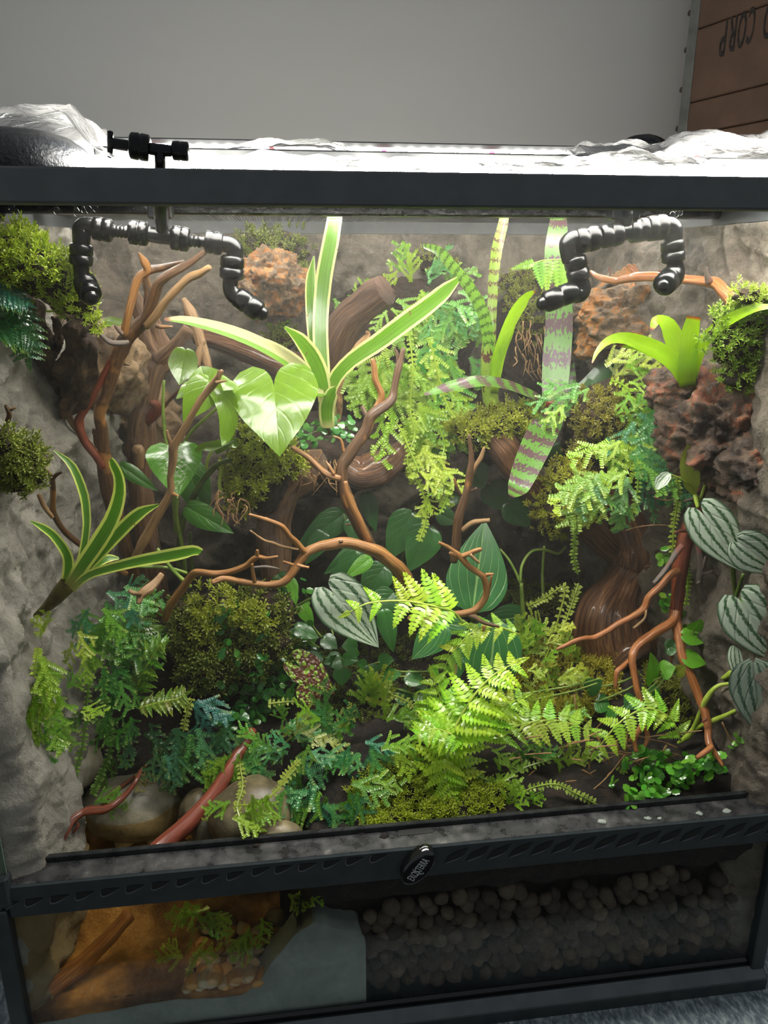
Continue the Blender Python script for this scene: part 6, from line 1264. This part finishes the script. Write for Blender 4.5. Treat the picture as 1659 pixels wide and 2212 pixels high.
# ------------------------------------------------------------------ moss
def sprig():
    V, F, U = [], [], []
    r = random.Random(3)
    for i in range(8):
        a_ = i*2.4; h = .12+.1*i; out = .55-.03*i; d = A3([math.cos(a_), math.sin(a_)]); s_ = A3([-d[1], d[0]])*.075; k = len(V)
        V += [(*(s_*.5), h*.6), (*(-s_*.5), h*.6), (*(d*out*.55-s_), h+.22), (*(d*out*.55+s_), h+.22), (*(d*out), h+.30)]
        U += [(.5, .05), (.5, .05), (.5, .5), (.5, .5), (.5, 1.)]; F += [[k, k+1, k+2, k+3], [k+3, k+2, k+4]]
    return np.array(V), F, np.array(U)
SPV, SPF, SPU = sprig()
def moss(label, regions, col, size=13, base=True, name='moss_mat', dirs=(0, -.35, .9), basemat='peat', group='moss mats'):
    """regions: (cx, cy, rx, ry, Y, depth bulge, n) — sprigs over the near, upper side of a mound"""
    Vs, Fs, Us, bs, k = [], [], [], [], 0
    for cx, cy, rx, ry, Y, dep, n in regions:
        c = P(cx, cy, Y); m = pxm(c)
        if base: bs.append(blob(c, (rx*m*.96, dep*.92, ry*m*.96), 3, .45, 1.6, cx % 13))
        for i in range(int(n*.8)):
            a_, q = RNG.uniform(0, 6.283), RNG.random()**.55*1.12; q *= 1+.28*noise.noise(Vector((math.cos(a_)*1.7+cx, math.sin(a_)*1.7, cy))); x, z = math.cos(a_)*q, math.sin(a_)*q; y = -math.sqrt(max(0, 1-x*x-z*z))*RNG.choice((1, .9, .5))
            p = c+A3([x*rx*m, y*dep, z*ry*m])+NR.normal(0, .0022, 3)
            D = nrm(nrm(A3([x/(rx*m), y/dep, z/(ry*m)]))*.8+A3(dirs)+NR.normal(0, .35, 3)); X_ = nrm(np.cross(D, NR.normal(0, 1, 3))); Z_ = np.cross(X_, D); s_ = size*m*RNG.uniform(.6, 1.35)
            Vs.append(p+(SPV[:, [0]]*X_+SPV[:, [1]]*Z_+SPV[:, [2]]*D)*s_); Us.append(SPU); Fs += [[j+k for j in f] for f in SPF]; k += len(SPV)
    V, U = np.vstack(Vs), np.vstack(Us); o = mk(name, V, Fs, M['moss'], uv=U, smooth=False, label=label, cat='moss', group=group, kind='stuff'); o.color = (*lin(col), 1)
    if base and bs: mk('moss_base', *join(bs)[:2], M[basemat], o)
    return o
moss('thick bright moss cushion above the cork bark at upper left', [(30, 560, 80, 44, .10, .02, 420), (100, 590, 60, 44, .12, .02, 360), (165, 640, 36, 36, .14, .015, 200), (195, 690, 18, 30, .16, .01, 60), (40, 520, 50, 24, .12, .015, 160)], '#8fae2a', 20)
moss('brown-green moss tuft on the left wall below the cork bark', [(30, 990, 60, 44, .075, .018, 420), (50, 1030, 36, 30, .075, .012, 160), (0, 950, 30, 26, .06, .012, 90)], '#6f7a2a', 20)
moss('dark moss patch on the back wall behind the left nozzle', [(600, 540, 70, 34, .395, .012, 220), (560, 520, 40, 20, .395, .01, 80), (640, 600, 36, 24, .385, .01, 70), (610, 730, 30, 30, .36, .012, 90)], '#6a7524', 17)
moss('golden moss on the bank under the big arrow leaf', [(560, 960, 60, 44, .20, .025, 420), (540, 1030, 44, 40, .20, .02, 240), (600, 1000, 50, 36, .21, .02, 220), (520, 1080, 30, 24, .2, .01, 60)], '#97a62c', 20)
moss('yellow moss collar round the banded tube bromeliad', [(1060, 915, 90, 26, .27, .025, 420), (1120, 905, 40, 30, .26, .02, 200), (1020, 930, 40, 20, .26, .02, 120)], '#a5a830', 18)
moss('green moss cushion on the right wall above the lava rock', [(1605, 725, 74, 60, .098, .014, 460), (1635, 665, 50, 24, .095, .012, 160), (1570, 700, 34, 30, .115, .01, 110), (1600, 810, 40, 30, .095, .01, 90)], '#7d9a2a', 18)
moss('small green moss wisps at the upper right rim by the slender branch', [(1620, 640, 36, 16, .085, .012, 110)], '#8aa63a', 15)
moss('yellow-green moss on the root stub left of the ridged trunk', [(1225, 1030, 50, 26, .22, .02, 300), (1205, 1095, 44, 30, .22, .02, 240), (1260, 1085, 40, 30, .215, .02, 180), (1190, 1140, 24, 20, .22, .01, 60)], '#a8a42c', 16)
moss('brown moss fringe on the crown of the ridged trunk', [(1285, 900, 50, 46, .235, .03, 380), (1310, 860, 50, 30, .25, .02, 200), (1256, 960, 24, 36, .235, .015, 120)], '#8a7f30', 14)
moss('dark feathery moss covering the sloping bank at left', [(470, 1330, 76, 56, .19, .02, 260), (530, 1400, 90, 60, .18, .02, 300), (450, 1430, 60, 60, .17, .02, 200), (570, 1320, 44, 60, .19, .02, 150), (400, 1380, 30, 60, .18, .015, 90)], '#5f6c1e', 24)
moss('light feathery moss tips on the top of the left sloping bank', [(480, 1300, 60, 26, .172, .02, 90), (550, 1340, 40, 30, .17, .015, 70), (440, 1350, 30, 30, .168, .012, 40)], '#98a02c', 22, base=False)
moss('faint moss high on the back wall, right of centre', [(940, 570, 40, 20, .40, .01, 90), (1110, 610, 40, 20, .39, .01, 90), (1140, 700, 30, 50, .37, .012, 110), (1130, 660, 40, 30, .375, .01, 90)], '#87882f', 15)
def floor_moss(label, cx, cy, rx, ry, n, col, size, group='moss mats', fl=True):
    Vs, Fs, Us, k = [], [], [], 0
    for i in range(n):
        a_, q = RNG.uniform(0, 6.283), math.sqrt(RNG.random()); p = PZ(cx+math.cos(a_)*q*rx, cy+math.sin(a_)*q*ry, .19)
        if not (-.27 < p[0] < .275 and .024 < p[1] < .41): continue
        p[2] = ground(p[0], p[1])+.001; D = nrm(A3([0, -.2, 1])+NR.normal(0, .35, 3)); X_ = nrm(np.cross(D, NR.normal(0, 1, 3))); Z_ = np.cross(X_, D); s_ = size*pxm(p)*RNG.uniform(.6, 1.4)
        Vs.append(p+(SPV[:, [0]]*X_+SPV[:, [1]]*Z_+SPV[:, [2]]*D)*s_); Us.append(SPU); Fs += [[j+k for j in f] for f in SPF]; k += len(SPV)
    o = mk('moss_mat', np.vstack(Vs), Fs, M['moss'], uv=np.vstack(Us), smooth=False, label=label, cat='moss', group=group, kind='stuff'); o.color = (*lin(col), 1); return o
floor_moss('bright short moss lawn behind the channel at centre front', 920, 1725, 170, 66, 1500, '#98a824', 14)
floor_moss('yellow moss over the floor left of the swollen trunk base', 1210, 1500, 130, 90, 1100, '#b4ae36', 18)
floor_moss('thin dark moss at the back of the floor under the velvety leaves', 1150, 1290, 140, 70, 700, '#6f7c20', 15)
floor_moss('moss specks on the soil at the right between the roots', 1480, 1500, 110, 100, 700, '#8c9030', 16)
floor_moss('moss round the creeper in the middle of the floor', 800, 1480, 160, 90, 600, '#5f6f22', 14)

# ------------------------------------------------------------------ dry fibres, needles, hanging roots
def fibres(label, specs, mat='fibre', name='dry_fibre', cat='fibre', group=None):
    o = None
    for i, (pts, w_, Y) in enumerate(specs):
        V, F, U = ptube(pts, w_, Y, Y-.004, seg=6, per=4, bump=.2, seed=i)
        if o is None: o = mk(name, V, F, M[mat], uv=U, label=label, cat=cat, group=group)
        else: mk('strand', V, F, M[mat], o, uv=U)
sp = []
for i in range(26):
    x, y = RNG.uniform(460, 530), RNG.uniform(1060, 1110); sp.append(([(x, y), (x+RNG.uniform(-14, 14), y+RNG.uniform(-8, 20)), (x+RNG.uniform(-22, 22), y+RNG.uniform(4, 50))], [3, 3, 1], RNG.uniform(.165, .185)))
fibres('tangle of dry brown fibres below the golden moss', sp, group='dry fibres')
sp = []
for i in range(30):
    x, y = RNG.uniform(620, 730), RNG.uniform(970, 1030); sp.append(([(x, y), (x+RNG.uniform(-16, 16), y+RNG.uniform(4, 26)), (x+RNG.uniform(-24, 24), y+RNG.uniform(16, 66))], [3.5, 3, 1], RNG.uniform(.225, .25)))
fibres('ragged brown root fibres hanging from the centre ledge', sp, group='dry fibres')
sp = []
for i in range(26):
    x, y = RNG.uniform(1110, 1180), RNG.uniform(690, 800); sp.append(([(x, y), (x+RNG.uniform(-10, 10), y+RNG.uniform(8, 26)), (x+RNG.uniform(-16, 16), y+RNG.uniform(20, 60))], [3, 3, 1], RNG.uniform(.345, .36)))
fibres('curled dry fibres on the back wall left of the striped leaf', sp, group='dry fibres')
sp = [([(1240, 1500), (1262, 1620), (1290, 1660)], [4, 4, 2], .1), ([(1290, 1590), (1310, 1630), (1330, 1690)], [5, 5, 3], .07), ([(1350, 1630), (1300, 1690), (1220, 1750)], [3, 3, 2], .045), ([(1400, 1600), (1370, 1660), (1330, 1740)], [5, 5, 4], .06), ([(1330, 1600), (1340, 1650), (1335, 1700)], [6, 6, 4], .065), ([(1440, 1610), (1410, 1660), (1380, 1700)], [5, 5, 4], .06), ([(1360, 1560), (1352, 1620), (1362, 1680)], [5, 6, 3], .07), ([(1190, 1620), (1260, 1600), (1300, 1560)], [4, 3, 2], .09), ([(1560, 1560), (1580, 1600), (1610, 1640)], [3, 4, 2], .05)]
for i in range(46):
    x, y = RNG.uniform(1120, 1480), RNG.uniform(1580, 1745); a_ = RNG.uniform(-.6, 3.6); L = RNG.uniform(20, 60)
    if y > 1790-(x-800)*.085-8: continue
    sp.append(([(x, y), (x+L*.5*math.cos(a_), y-L*.22*math.sin(a_)), (x+L*math.cos(a_), y-L*.4*math.sin(a_))], [3, 3, 1.5], RNG.uniform(.04, .06)))
fibres('brown needles and stalks strewn on the soil at front right', sp, name='needles', cat='needles')
fibres('long loose orange thread across the ridged trunk', [([(1352, 1146), (1380, 1138), (1420, 1134), (1456, 1136)], [2, 2.5, 2.5, 2], .15)], name='root_thread', cat='thread')
fibres('curved pale root thread under the blue-tipped spikemoss', [([(1412, 1072), (1430, 1080), (1450, 1080), (1462, 1074)], [2, 2.5, 2.5, 2], .14)], name='root_thread', cat='thread')

# ------------------------------------------------------------------ thin mist from the nozzles, filling the planted part of the tank
t = NT('mist'); v_ = t.n('ShaderNodeVolumeScatter'); v_.inputs['Density'].default_value = MIST; v_.inputs['Color'].default_value = (1, .985, .90, 1); v_.inputs['Anisotropy'].default_value = .35
t.l(v_.outputs[0], t.out.inputs[1]); t.m.cycles.homogeneous_volume = True
fixn(mk('mist', *box(-.2995, .2975, -.0004, .45, .19, .6265)[:2], t.m, smooth=False, label='thin bright mist hanging under the lid inside the tank', cat='mist', kind='stuff'))
